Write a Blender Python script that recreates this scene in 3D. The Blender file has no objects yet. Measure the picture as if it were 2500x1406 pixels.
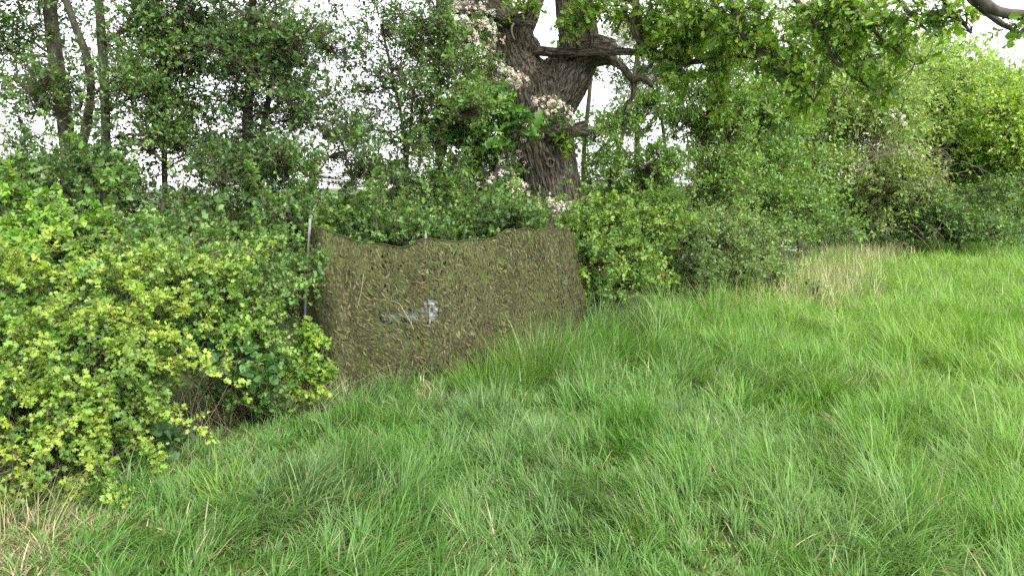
import bpy, math, random
import numpy as np
from mathutils import Vector, Matrix, noise as mnoise

# ------------------------------------------------------------------ camera
F, CX, CY = 1888.0, 1250.0, 703.0
PITCH = math.radians(6.1)
EYE = np.array([0.0, 0.0, 1.6])
scene = bpy.context.scene
C = scene.collection
cam_d = bpy.data.cameras.new("camera")
cam_d.sensor_width = 36.0
cam_d.lens = 36.0 * F / 2500.0
cam_d.clip_start, cam_d.clip_end = 0.05, 6000.0
cam = bpy.data.objects.new("camera", cam_d)
C.objects.link(cam)
cam.location = EYE
cam.rotation_euler = (math.radians(90) - PITCH, 0, 0)
scene.camera = cam

# ------------------------------------------------------------------ sky, sun, exposure
SUN_EL, SUN_AZ = math.radians(48), math.radians(140)   # azimuth clockwise from +Y
world = bpy.data.worlds.new("World")
scene.world = world
world.use_nodes = True
nt = world.node_tree
nt.nodes.clear()
wo = nt.nodes.new("ShaderNodeOutputWorld")
bg = nt.nodes.new("ShaderNodeBackground")
sky = nt.nodes.new("ShaderNodeTexSky")
sky.sky_type = 'NISHITA'
sky.sun_disc = False
sky.sun_elevation = SUN_EL
sky.sun_rotation = SUN_AZ
sky.air_density, sky.dust_density, sky.ozone_density = 1.0, 1.6, 1.0
hs = nt.nodes.new("ShaderNodeHueSaturation")
hs.inputs["Saturation"].default_value = 0.15
nt.links.new(sky.outputs[0], hs.inputs["Color"])
nt.links.new(hs.outputs[0], bg.inputs[0])
bg.inputs[1].default_value = 0.145
nt.links.new(bg.outputs[0], wo.inputs[0])
sun_d = bpy.data.lights.new("sun", 'SUN')
sun_d.energy = 1.5
sun_d.angle = math.radians(12)
sun_d.color = (1.0, 0.95, 0.86)
sun = bpy.data.objects.new("sun", sun_d)
C.objects.link(sun)
sdir = Vector((math.sin(SUN_AZ) * math.cos(SUN_EL), math.cos(SUN_AZ) * math.cos(SUN_EL), math.sin(SUN_EL)))
sun.rotation_euler = sdir.to_track_quat('Z', 'Y').to_euler()
sun.location = sdir * 60
vs = scene.view_settings
vs.view_transform = 'Standard'
vs.look = 'None'
vs.exposure = 1.85
vs.gamma = 1.0
vs.use_curve_mapping = False
scene.cycles.max_bounces = 8
scene.cycles.diffuse_bounces = 4
scene.cycles.glossy_bounces = 2
scene.cycles.transmission_bounces = 6
scene.cycles.transparent_max_bounces = 8
scene.cycles.use_adaptive_sampling = False
scene.cycles.use_denoising = False

# ------------------------------------------------------------------ helpers
def at(px, py, d):
    """World point seen at photo pixel (px, py) at depth d metres along +Y."""
    c, s = math.cos(PITCH), math.sin(PITCH)
    x = (px - CX) / F
    u = (CY - py) / F
    v = np.array([x, c + u * s, -s + u * c])
    return EYE + v * (d / v[1])

def RNG(seed):
    return np.random.default_rng(seed)

def vnoise(p, freq, seed=0):
    r = RNG(1000 + seed)
    out = np.zeros(len(p))
    for k in range(7):
        v = r.normal(size=p.shape[1])
        v *= freq * r.uniform(0.6, 1.7) / (np.linalg.norm(v) + 1e-9) * 2 * math.pi
        out += np.sin(p @ v + r.uniform(0, 6.28))
    return out / math.sqrt(7)

def gh(x, y):
    x = np.asarray(x, float); y = np.asarray(y, float)
    near = np.exp(-((x / 30) ** 2 + ((y - 10) / 40) ** 2))
    return (0.035 * np.sin(x * 0.9 + 0.4) * np.sin(y * 0.7 + 1.1) + 0.02 * np.sin(x * 2.1 + y * 1.3)) * near

HLX = [-9, -4.2, -2.75, -2.05, -1.6, -0.6, 0.7, 2.2, 3.7, 6.4, 9.5, 13, 18, 26, 60]
HLY = [1.2, 2.4, 3.6, 4.7, 5.9, 6.75, 8.0, 9.7, 11.3, 16.5, 22, 28, 32, 34, 38]
def hedge_y(x):
    return np.interp(x, HLX, HLY)

def nrmz(a):
    return a / (np.linalg.norm(a, axis=-1, keepdims=True) + 1e-9)

def rand_unit(r, n):
    return nrmz(r.normal(size=(n, 3)))

def raw_mesh(name, V, Fc, cols=None, smooth=False, extra=None):
    """V (n,3); Fc (m,k) same-size faces or list of such arrays."""
    me = bpy.data.meshes.new(name)
    V = np.ascontiguousarray(V, dtype=np.float32)
    Fs = Fc if isinstance(Fc, list) else [Fc]
    Fs = [np.asarray(f, dtype=np.int32) for f in Fs if len(f)]
    nl = sum(f.size for f in Fs); npoly = sum(len(f) for f in Fs)
    me.vertices.add(len(V)); me.vertices.foreach_set("co", V.ravel())
    me.loops.add(nl); me.polygons.add(npoly)
    me.loops.foreach_set("vertex_index", np.concatenate([f.ravel() for f in Fs]))
    starts, tot, o = [], [], 0
    for f in Fs:
        k = f.shape[1]
        starts.append(o + np.arange(len(f), dtype=np.int32) * k)
        tot.append(np.full(len(f), k, np.int32)); o += f.size
    me.polygons.foreach_set("loop_start", np.concatenate(starts).astype(np.int32))
    if smooth:
        me.polygons.foreach_set("use_smooth", np.ones(npoly, dtype=bool))
    if cols is not None:
        a = me.attributes.new("col", 'FLOAT_COLOR', 'POINT')
        c4 = np.ones((len(V), 4), np.float32); c4[:, :3] = cols
        a.data.foreach_set("color", c4.ravel())
    if extra is not None:
        for k, val in extra.items():
            a = me.attributes.new(k, 'FLOAT_VECTOR', 'POINT')
            a.data.foreach_set("vector", np.ascontiguousarray(val, np.float32).ravel())
    me.update(calc_edges=True)
    me.validate()
    return me

class MB:
    def __init__(self):
        self.V, self.F, self.Cc, self.n = [], {}, [], 0
    def add(self, V, Fc, col=(0.5, 0.5, 0.5)):
        V = np.asarray(V, float); Fc = np.asarray(Fc, int)
        self.V.append(V)
        self.F.setdefault(Fc.shape[1], []).append(Fc + self.n)
        c = np.asarray(col, float)
        self.Cc.append(np.broadcast_to(c, (len(V), 3)) if c.ndim == 1 else c)
        self.n += len(V)
    def mesh(self, name, smooth=False):
        return raw_mesh(name, np.concatenate(self.V), [np.concatenate(f) for f in self.F.values()],
                        np.concatenate(self.Cc), smooth)
    def build(self, name, mat, parent=None, smooth=False, stuff=False):
        return link(name, self.mesh(name, smooth), mat, parent, stuff)

def link(name, me, mat, parent=None, stuff=False):
    o = bpy.data.objects.new(name, me)
    if mat is not None and not len(me.materials):
        me.materials.append(mat)
    C.objects.link(o)
    if parent is not None:
        o.parent = parent
        o.matrix_parent_inverse = Matrix.Translation(-parent.location)
    if stuff:
        o["kind"] = "stuff"
    return o

def thing(name, label, cat, base, group=None):
    o = bpy.data.objects.new(name, None)
    o.empty_display_size = 0.2
    o.location = Vector([float(v) for v in base])
    C.objects.link(o)
    o["label"] = label; o["category"] = cat
    if group: o["group"] = group
    return o

def tag(o, label, cat=None, group=None, kind=None):
    o["label"] = label
    if cat: o["category"] = cat
    if group: o["group"] = group
    if kind: o["kind"] = kind
    return o

def tubes(P, R, sides=3):
    """P (N,n,3), R (N,n) -> V, quads"""
    P = np.asarray(P, float); R = np.asarray(R, float)
    N, n, _ = P.shape
    T = np.gradient(P, axis=1) if n > 2 else np.repeat((P[:, 1:] - P[:, :-1]), 2, axis=1)
    T = nrmz(T)
    mt = nrmz(P[:, -1] - P[:, 0])
    ref = np.where(np.abs(mt[:, 2:3]) > 0.9, np.array([[1.0, 0, 0]]), np.array([[0, 0, 1.0]]))
    ref = np.repeat(ref[:, None, :], n, axis=1)
    A = nrmz(np.cross(T, ref)); B = np.cross(T, A)
    th = np.arange(sides) / sides * 2 * math.pi
    V = P[:, :, None, :] + R[:, :, None, None] * (np.cos(th)[None, None, :, None] * A[:, :, None, :] + np.sin(th)[None, None, :, None] * B[:, :, None, :])
    idx = np.arange(N * n * sides).reshape(N, n, sides)
    a = idx[:, :-1, :]; b = np.roll(idx, -1, axis=2)[:, :-1, :]
    c = np.roll(idx, -1, axis=2)[:, 1:, :]; d = idx[:, 1:, :]
    return V.reshape(-1, 3), np.stack([a, b, c, d], -1).reshape(-1, 4)

def smooth_poly(pts, n):
    """Catmull-Rom resample of (m,k) rows to n rows."""
    p = np.asarray(pts, float)
    m = len(p)
    seg = np.concatenate([[0], np.cumsum(np.linalg.norm(np.diff(p[:, :3], axis=0), axis=1))])
    t = np.interp(np.linspace(0, seg[-1], n), seg, np.arange(m))
    i = np.clip(t.astype(int), 0, m - 2); u = (t - i)[:, None]
    p0 = p[np.clip(i - 1, 0, m - 1)]; p1 = p[i]; p2 = p[i + 1]; p3 = p[np.clip(i + 2, 0, m - 1)]
    return 0.5 * ((2 * p1) + (-p0 + p2) * u + (2 * p0 - 5 * p1 + 4 * p2 - p3) * u ** 2 + (-p0 + 3 * p1 - 3 * p2 + p3) * u ** 3)

def px_line(rows, n=14):
    """rows of (px, py, d, r_px) -> (n,4) world xyz + radius"""
    out = []
    for (px, py, d, r) in rows:
        out.append(np.append(at(px, py, d), r / F * d))
    s = smooth_poly(out, n)
    s[:, 3] = np.maximum(s[:, 3], 0.002)
    return s

# ------------------------------------------------------------------ materials
def new_mat(name):
    m = bpy.data.materials.new(name); m.use_nodes = True
    n = m.node_tree; n.nodes.clear()
    o = n.nodes.new("ShaderNodeOutputMaterial")
    return m, n, o

def leaf_material(name, trans=0.38, rough=0.5, spec=0.3, tint=(1.08, 1.18, 0.45)):
    m, n, o = new_mat(name)
    a = n.nodes.new("ShaderNodeAttribute"); a.attribute_name = "col"
    p = n.nodes.new("ShaderNodeBsdfPrincipled")
    p.inputs["Roughness"].default_value = rough
    p.inputs["Specular IOR Level"].default_value = spec
    n.links.new(a.outputs["Color"], p.inputs["Base Color"])
    t = n.nodes.new("ShaderNodeBsdfTranslucent")
    mu = n.nodes.new("ShaderNodeVectorMath"); mu.operation = 'MULTIPLY'
    mu.inputs[1].default_value = tuple(v * trans * 2 for v in tint)
    n.links.new(a.outputs["Color"], mu.inputs[0])
    n.links.new(mu.outputs[0], t.inputs[0])
    mx = n.nodes.new("ShaderNodeAddShader")      # a leaf both reflects and transmits
    n.links.new(p.outputs[0], mx.inputs[0]); n.links.new(t.outputs[0], mx.inputs[1])
    n.links.new(mx.outputs[0], o.inputs[0])
    return m

def noise_mat(name, c1, c2, scale=8, rough=0.85, bump=0.4, stretch=(1, 1, 1), detail=6, spec=0.2, dist=0.02):
    m, n, o = new_mat(name)
    tc = n.nodes.new("ShaderNodeTexCoord")
    mp = n.nodes.new("ShaderNodeMapping"); mp.inputs["Scale"].default_value = stretch
    n.links.new(tc.outputs["Object"], mp.inputs[0])
    nz = n.nodes.new("ShaderNodeTexNoise"); nz.inputs["Scale"].default_value = scale; nz.inputs["Detail"].default_value = detail
    n.links.new(mp.outputs[0], nz.inputs["Vector"])
    cr = n.nodes.new("ShaderNodeValToRGB")
    cr.color_ramp.elements[0].position = 0.35; cr.color_ramp.elements[1].position = 0.68
    cr.color_ramp.elements[0].color = (*c1, 1); cr.color_ramp.elements[1].color = (*c2, 1)
    n.links.new(nz.outputs[0], cr.inputs[0])
    p = n.nodes.new("ShaderNodeBsdfPrincipled")
    p.inputs["Roughness"].default_value = rough; p.inputs["Specular IOR Level"].default_value = spec
    n.links.new(cr.outputs[0], p.inputs["Base Color"])
    b = n.nodes.new("ShaderNodeBump"); b.inputs["Strength"].default_value = bump; b.inputs["Distance"].default_value = dist
    n.links.new(nz.outputs[0], b.inputs["Height"]); n.links.new(b.outputs[0], p.inputs["Normal"])
    n.links.new(p.outputs[0], o.inputs[0])
    return m

M_leaf = leaf_material("leaf")
M_grass = leaf_material("grass_blade", trans=0.36, rough=0.5, spec=0.25, tint=(1.0, 1.12, 0.5))
M_dry = leaf_material("dry_stalk", trans=0.15, rough=0.7, spec=0.2, tint=(1.0, 0.95, 0.8))
M_petal = leaf_material("petal", trans=0.3, rough=0.6, spec=0.2, tint=(1.0, 1.0, 0.95))
M_twig = leaf_material("twig_bark", trans=0.0, rough=0.85, spec=0.15)
M_bark = noise_mat("tree_bark", (0.035, 0.033, 0.024), (0.10, 0.092, 0.068), scale=14, bump=0.8, stretch=(1, 1, 0.3))

# oak bark driven by the stored growth coordinates
def oak_bark():
    m, n, o = new_mat("oak_bark")
    a = n.nodes.new("ShaderNodeAttribute"); a.attribute_name = "grow"
    mp = n.nodes.new("ShaderNodeMapping"); mp.inputs["Scale"].default_value = (1, 1, 0.16)
    n.links.new(a.outputs["Vector"], mp.inputs[0])
    nz = n.nodes.new("ShaderNodeTexNoise"); nz.inputs["Scale"].default_value = 42; nz.inputs["Detail"].default_value = 5
    nz.inputs["Roughness"].default_value = 0.62
    n.links.new(mp.outputs[0], nz.inputs["Vector"])
    big = n.nodes.new("ShaderNodeTexNoise"); big.inputs["Scale"].default_value = 1.7; big.inputs["Detail"].default_value = 3
    n.links.new(a.outputs["Vector"], big.inputs["Vector"])
    cr = n.nodes.new("ShaderNodeValToRGB")
    e = cr.color_ramp.elements
    e[0].position = 0.42; e[0].color = (0.030, 0.025, 0.020, 1)
    e[1].position = 0.60; e[1].color = (0.185, 0.160, 0.130, 1)
    n.links.new(nz.outputs[0], cr.inputs[0])
    moss = n.nodes.new("ShaderNodeMix"); moss.data_type = 'RGBA'; moss.blend_type = 'MULTIPLY'
    r2 = n.nodes.new("ShaderNodeValToRGB")
    r2.color_ramp.elements[0].position = 0.4; r2.color_ramp.elements[0].color = (0.62, 0.64, 0.52, 1)
    r2.color_ramp.elements[1].position = 0.62; r2.color_ramp.elements[1].color = (1.0, 1.0, 1.0, 1)
    n.links.new(big.outputs[0], r2.inputs[0])
    moss.inputs[0].default_value = 1.0
    n.links.new(cr.outputs[0], moss.inputs[6]); n.links.new(r2.outputs[0], moss.inputs[7])
    p = n.nodes.new("ShaderNodeBsdfPrincipled"); p.inputs["Roughness"].default_value = 0.9
    p.inputs["Specular IOR Level"].default_value = 0.15
    n.links.new(moss.outputs[2], p.inputs["Base Color"])
    b = n.nodes.new("ShaderNodeBump"); b.inputs["Strength"].default_value = 0.9; b.inputs["Distance"].default_value = 0.03
    n.links.new(nz.outputs[0], b.inputs["Height"]); n.links.new(b.outputs[0], p.inputs["Normal"])
    n.links.new(p.outputs[0], o.inputs[0])
    return m
M_oak = oak_bark()

# ------------------------------------------------------------------ leaf templates (x across, y along, z up)
def mirror(right_pts, mids, tris_right):
    """mids: list of midrib pts; right_pts: outline pts. tris index ('m',i)/('r',i)."""
    V = [(0, y, 0) for y in mids]
    nm = len(V)
    V += [(x, y, 0) for (x, y) in right_pts]
    nr = len(right_pts)
    V += [(-x, y, 0) for (x, y) in right_pts]
    Ft = []
    for tri in tris_right:
        Ft.append([i if k == 'm' else nm + i for (k, i) in tri])
        Ft.append([i if k == 'm' else nm + nr + i for (k, i) in tri][::-1])
    return np.array(V, float), np.array(Ft, int)

m_, r_ = (lambda i: ('m', i)), (lambda i: ('r', i))
T_dia = mirror([(0.30, 0.45)], [0, 1], [(m_(0), r_(0), m_(1))])
T_oval = mirror([(0.28, 0.30), (0.26, 0.68)], [0, 1], [(m_(0), r_(0), r_(1)), (m_(0), r_(1), m_(1))])
T_round = mirror([(0.30, 0.15), (0.42, 0.45), (0.28, 0.80)], [0, 1], [(m_(0), r_(0), r_(1)), (m_(0), r_(1), r_(2)), (m_(0), r_(2), m_(1))])
T_haw = mirror([(0.44, 0.46), (0.15, 0.55), (0.36, 0.86), (0.13, 0.82)], [0, 0.6, 1.0],
               [(m_(0), r_(0), r_(1)), (m_(0), r_(1), m_(1)), (m_(1), r_(1), r_(2)), (m_(1), r_(2), r_(3)), (m_(1), r_(3), m_(2))])
T_oak = mirror([(0.20, 0.30), (0.10, 0.38), (0.30, 0.56), (0.15, 0.62), (0.30, 0.82)], [0, 0.38, 0.62, 1.0],
               [(m_(0), r_(0), r_(1)), (m_(0), r_(1), m_(1)), (m_(1), r_(1), r_(2)), (m_(1), r_(2), r_(3)), (m_(1), r_(3), m_(2)),
                (m_(2), r_(3), r_(4)), (m_(2), r_(4), m_(3))])
T_maple = mirror([(0.20, 0.04), (0.31, 0.24), (0.48, 0.40), (0.27, 0.54), (0.24, 0.76)], [0, 0.5, 1.0],
                 [(m_(0), r_(0), r_(1)), (m_(0), r_(1), m_(1)), (m_(1), r_(1), r_(2)), (m_(1), r_(2), r_(3)), (m_(1), r_(3), r_(4)), (m_(1), r_(4), m_(2))])
# hawthorn blossom: five-petalled cup, small
_a = np.arange(10) / 10 * 2 * math.pi
_rr = np.where(np.arange(10) % 2 == 0, 0.5, 0.36)
T_flower = (np.concatenate([[[0, 0, -0.08]], np.stack([np.cos(_a) * _rr, np.sin(_a) * _rr, np.full(10, 0.06)], 1)]),
            np.array([[0, 1 + i, 1 + (i + 1) % 10] for i in range(10)]))
T_floret = (np.concatenate([[[0, 0, 0.12]], np.stack([np.cos(_a[::2]) * 0.5, np.sin(_a[::2]) * 0.5, np.zeros(5)], 1)]),
            np.array([[0, 1 + i, 1 + (i + 1) % 5] for i in range(5)]))

def leaf_verts(tmpl, pos, yd, nr, size, r, fold=0.35, curl=0.35):
    V, Ft = tmpl
    N = len(pos)
    y = nrmz(yd)
    z = nr - (nr * y).sum(1, keepdims=True) * y
    z = nrmz(z); x = np.cross(y, z)
    fo = r.normal(fold, 0.28, N)[:, None]; cu = r.normal(-curl * 0.5, curl, N)[:, None]
    lx = V[None, :, 0]; ly = V[None, :, 1]
    lz = V[None, :, 2] + fo * np.abs(lx) + cu * ly ** 2 * 0.5
    W = pos[:, None, :] + size[:, None, None] * (lx[:, :, None] * x[:, None, :] + ly[..., None] * y[:, None, :] + lz[..., None] * z[:, None, :])
    k = len(V)
    FF = (Ft[None] + (np.arange(N) * k)[:, None, None]).reshape(-1, 3)
    return W.reshape(-1, 3), FF, k

def leaves_obj(name, tmpl, L, r, parent, mat=None, stuff=True):
    W, FF, k = leaf_verts(tmpl, L['pos'], L['y'], L['n'], L['s'], r)
    me = raw_mesh(name, W, FF, np.repeat(L['c'], k, axis=0))
    return link(name, me, mat or M_leaf, parent, stuff)

# ------------------------------------------------------------------ plant generator
def blob(px, py, d, rx, ry, rd, w=1.0):
    return (at(px, py, d), np.array([rx / F * d, rd, ry / F * d]), w)

def rect_blobs(seed, x0, y0, x1, y1, d, n, rpx, dd=0.7, rd=0.5, flat=0.75):
    r = RNG(seed); out = []
    for _ in range(n):
        k = r.uniform(0.6, 1.35)
        out.append(blob(r.uniform(x0, x1), r.uniform(y0, y1), d + r.uniform(-dd, dd), rpx * k, rpx * k * flat, rd * k, k * k))
    return out

def shoots(r, blobs, n, length=0.3, up=0.35, shell=0.55, clump=None, clump_f=2.0, zmin=0.08, low=-0.55, jit=0.5, outw=0.7):
    w = np.array([b[2] * b[1][0] * b[1][2] for b in blobs]); w /= w.sum()
    m = int(n * 2.2)
    bi = r.choice(len(blobs), m, p=w)
    cen = np.array([b[0] for b in blobs])[bi]; rad = np.array([b[1] for b in blobs])[bi]
    u = rand_unit(r, m)
    u[:, 2] = np.where(u[:, 2] < low, -u[:, 2], u[:, 2])
    rr = shell + (1 - shell) * r.random(m) ** (0.7 if shell > 0.1 else 0.42)
    wob = 1 + 0.20 * vnoise(cen + u * rad, 1.4, 3) + 0.13 * vnoise(cen + u * rad, 4.0, 4)
    p = cen + u * rad * (rr * wob)[:, None]
    keep = p[:, 2] > zmin + gh(p[:, 0], p[:, 1])
    if clump is not None:
        keep &= vnoise(p, clump_f, int(r.integers(1, 99))) > clump
    p, u, rad = p[keep][:n], u[keep][:n], rad[keep][:n]
    outv = nrmz(u / rad)
    d = nrmz(outv * outw + np.array([0, 0, up]) + r.normal(size=p.shape) * jit)
    Ls = length * r.uniform(0.55, 1.35, len(p))
    stray = r.random(len(p)) < 0.07
    Ls = np.where(stray, Ls * r.uniform(1.5, 2.3, len(p)), Ls)
    d = np.where(stray[:, None], nrmz(d + np.array([0, 0, 0.35]) * (up > 0)), d)
    t = np.linspace(0, 1, 4)
    bend = r.normal(size=p.shape) * 0.18 + np.array([0, 0, -0.10])
    P = p[:, None, :] + (d[:, None, :] * t[None, :, None] + bend[:, None, :] * (t ** 2)[None, :, None]) * Ls[:, None, None]
    P -= (d * (Ls * 0.35)[:, None])[:, None, :]
    return P, Ls

def leaves_on(r, P, per, size, cols, upn=0.8, out=0.55, petiole=0.0, cj=0.18, shoot_col=None, size_j=0.38, droop=0.0, nj=0.55):
    """cols: list of palette colours; each shoot mixes two of them."""
    N = len(P); M = N * per
    t = np.tile((np.arange(per) + 0.5) / per, N) * 0.92 + r.uniform(-0.05, 0.08, M)
    t = np.clip(t, 0.02, 1.0)
    si = np.repeat(np.arange(N), per)
    f = t * 3; i = np.clip(f.astype(int), 0, 2); fr = (f - i)[:, None]
    base = P[si, i] * (1 - fr) + P[si, i + 1] * fr
    ax = nrmz(P[si, i + 1] - P[si, i])
    ang = np.tile(np.arange(per) * 2.4, N) + np.repeat(r.uniform(0, 6.28, N), per) + r.normal(0, 0.4, M)
    a = nrmz(np.cross(ax, np.array([[0.13, 0.27, 0.95]])))
    b = np.cross(ax, a)
    rad = np.cos(ang)[:, None] * a + np.sin(ang)[:, None] * b
    y = nrmz(ax * (1 - out) + rad * out + r.normal(size=(M, 3)) * 0.22 + np.array([0, 0, -droop]))
    n = nrmz(np.array([0, 0, upn]) + ax * 0.35 + r.normal(size=(M, 3)) * nj)
    s = size * np.clip(r.normal(1, size_j, M), 0.4, 1.7) * (0.75 + 0.35 * np.sin(t * math.pi))
    pal = np.array(cols)
    if shoot_col is None:
        k = r.integers(0, len(pal), N); k2 = r.integers(0, len(pal), N); mx = r.random(N)[:, None]
        sc = pal[k] * (1 - mx) + pal[k2] * mx
    else:
        sc = shoot_col
    c = sc[si] * np.clip(r.normal(1, cj, (M, 1)), 0.5, 1.6) * np.clip(r.normal(1, 0.06, (M, 3)), 0.8, 1.2)
    return dict(pos=base + y * petiole * s[:, None], y=y, n=n, s=s, c=np.clip(c, 0.004, 0.6))

def sprays(r, blobs, n, L=0.6, nside=9, up=0.45, droop=0.5, side=0.13, zmin=0.1):
    """Long arching branches with side shoots: axes (n,8,3), shoots (n*nside,4,3), spray index."""
    w = np.array([b[2] * b[1][0] * b[1][2] for b in blobs]); w /= w.sum()
    bi = r.choice(len(blobs), n, p=w)
    cen = np.array([b[0] for b in blobs])[bi]; rad = np.array([b[1] for b in blobs])[bi]
    u = rand_unit(r, n); u[:, 1] = np.where(u[:, 1] > 0.5, -u[:, 1], u[:, 1]); u[:, 2] = np.where(u[:, 2] < -0.3, -u[:, 2], u[:, 2])
    b0 = cen + u * rad * 0.65
    d = nrmz(nrmz(u / rad) * 0.7 + np.array([0.15, -0.15, up]) + r.normal(size=(n, 3)) * 0.35)
    Ln = L * r.uniform(0.55, 1.25, n)
    t = np.linspace(0, 1, 8)
    sw = r.normal(size=(n, 3)) * 0.15 - np.array([0, 0, droop])
    A = b0[:, None, :] + (d[:, None, :] * t[None, :, None] + sw[:, None, :] * (t ** 2)[None, :, None]) * Ln[:, None, None]
    A[..., 2] = np.maximum(A[..., 2], zmin)
    si = np.repeat(np.arange(n), nside)
    tt = np.tile(np.linspace(0.12, 1.0, nside), n) * 6.99
    i = tt.astype(int); f = (tt - i)[:, None]
    q = A[si, i] * (1 - f) + A[si, np.minimum(i + 1, 7)] * f
    ax = nrmz(A[si, np.minimum(i + 1, 7)] - A[si, i])
    ax = np.where(np.isnan(ax), 0, ax)
    rd = rand_unit(r, len(q)); rd = nrmz(rd - (rd * ax).sum(1, keepdims=True) * ax)
    sd = nrmz(ax * 0.8 + rd * 0.8 + np.array([0, 0, 0.2]))
    sl = side * r.uniform(0.5, 1.2, len(q)) * (1.15 - 0.55 * tt / 7)
    P = q[:, None, :] + sd[:, None, :] * np.linspace(0, 1, 4)[None, :, None] * sl[:, None, None]
    return A, P, si

def wood(r, P, Ls, stems, ncl, twig_r=0.0025, br_r=0.008, mb=None, col=(0.075, 0.06, 0.045), sides_b=4, subset=1.0):
    """stems: list of (n,4) arrays. Adds stems' branches and twigs to mb."""
    mb = mb or MB()
    col = np.array(col)
    nodes = np.concatenate([s[1:] for s in stems]) if stems else None
    base = P[:, 0]
    N = len(P)
    ncl = min(ncl, N)
    ci = r.choice(N, ncl, replace=False)
    cen = base[ci] * 1.0
    if nodes is not None:   # pull the forks inward to the stems
        D = np.linalg.norm(cen[:, None, :] - nodes[None, :, :3], axis=2) + 1.2 * np.maximum(0, nodes[None, :, 2] - cen[:, None, 2] + 0.15)
        near = nodes[D.argmin(1)]
        cen = cen * 0.72 + near[:, :3] * 0.28
        t = np.linspace(0, 1, 6)[None, :, None]
        side = r.normal(size=(ncl, 1, 3)) * 0.10 * np.linalg.norm(cen - near[:, :3], axis=1)[:, None, None]
        Bp = near[:, None, :3] * (1 - t) + cen[:, None, :] * t + side * np.sin(t * math.pi) + np.array([0, 0, 0.10]) * np.sin(t * math.pi) * np.linalg.norm(cen - near[:, :3], axis=1)[:, None, None]
        r0 = np.minimum(near[:, 3] * 0.6, br_r * r.uniform(0.7, 1.5, ncl))
        R = r0[:, None] * (1 - 0.6 * np.linspace(0, 1, 6))[None, :]
        dv = cen - near[:, :3]; hz_ = np.linalg.norm(dv[:, :2], axis=1)
        kp_ = ~((np.abs(dv[:, 2]) < 0.3 * hz_) & (hz_ > 0.55) & (RNG(7).random(ncl) < 0.75))     # few long level branches
        V, Q = tubes(Bp[kp_], R[kp_], sides_b); mb.add(V, Q, col * r.uniform(0.7, 1.3))
    D = np.empty(N, int)
    for s in range(0, N, 2000):
        D[s:s + 2000] = np.linalg.norm(base[s:s + 2000, None, :] - cen[None], axis=2).argmin(1)
    st = cen[D]
    if subset < 1.0:
        sel = r.random(N) < subset
    else:
        sel = np.ones(N, bool)
    dist = np.linalg.norm(base - st, axis=1)
    sel2 = sel & (dist < 1.6)
    t = np.linspace(0, 1, 4)[None, :, None]
    Bp = st[sel2][:, None, :] * (1 - t) + base[sel2][:, None, :] * t + (r.normal(size=(sel2.sum(), 1, 3)) * 0.08 * dist[sel2][:, None, None]) * np.sin(t * math.pi)
    R = np.linspace(twig_r * 1.8, twig_r * 1.1, 4)[None, :] * np.ones((len(Bp), 1))
    sh_ = dist[sel2] < 0.75
    V, Q = tubes(Bp[sh_], R[sh_], 3); mb.add(V, Q, col)
    R = np.linspace(twig_r * 1.1, twig_r * 0.5, 4)[None, :] * np.ones((sel.sum(), 1))
    V, Q = tubes(P[sel], R, 3); mb.add(V, Q, col * 1.1)
    return mb

def corymbs(r, centres, normals, nper, rad, fsize, cols, parent, tmpl=T_floret, name="blossom"):
    N = len(centres); M = N * nper
    si = np.repeat(np.arange(N), nper)
    u = rand_unit(r, M)
    u = np.where(((u * normals[si]).sum(1) < -0.1)[:, None], -u, u)
    R = rad * r.uniform(0.6, 1.3, N)
    pos = centres[si] + u * (R[si] * r.uniform(0.5, 1, M))[:, None]
    nrm = nrmz(u + normals[si] * 0.6)
    y = nrmz(np.cross(nrm, rand_unit(r, M)))
    pal = np.array(cols)
    c = pal[r.integers(0, len(pal), N)][si] * np.clip(r.normal(1, 0.08, (M, 1)), 0.7, 1.15)
    L = dict(pos=pos, y=y, n=nrm, s=fsize * r.uniform(0.8, 1.2, M), c=np.clip(c, 0, 0.85))
    W, FF, k = leaf_verts(tmpl, L['pos'], L['y'], L['n'], L['s'], r, fold=0, curl=0.01)
    return link(name, raw_mesh(name, W, FF, np.repeat(L['c'], k, axis=0)), M_petal, parent, True)

def stem_obj(s, parent, mat, name="trunk", sides=10, seed=0, rough=0.08):
    r = RNG(seed)
    V, Q = tubes(s[None, :, :3], s[None, :, 3], sides)
    V = V + nrmz(V - np.repeat(s[:, :3], sides, axis=0)) * (vnoise(V, 5, seed) * rough * np.repeat(s[:, 3], sides))[:, None]
    n = len(s)
    V = np.concatenate([V, s[-1:, :3] + (s[-1, :3] - s[-2, :3]) * 0.1])
    cap = np.array([[(n - 1) * sides + i, (n - 1) * sides + (i + 1) % sides, n * sides] for i in range(sides)])
    me = raw_mesh(name, V, [Q, cap], np.full((len(V), 3), 0.1), True)
    return link(name, me, mat, parent)

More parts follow.
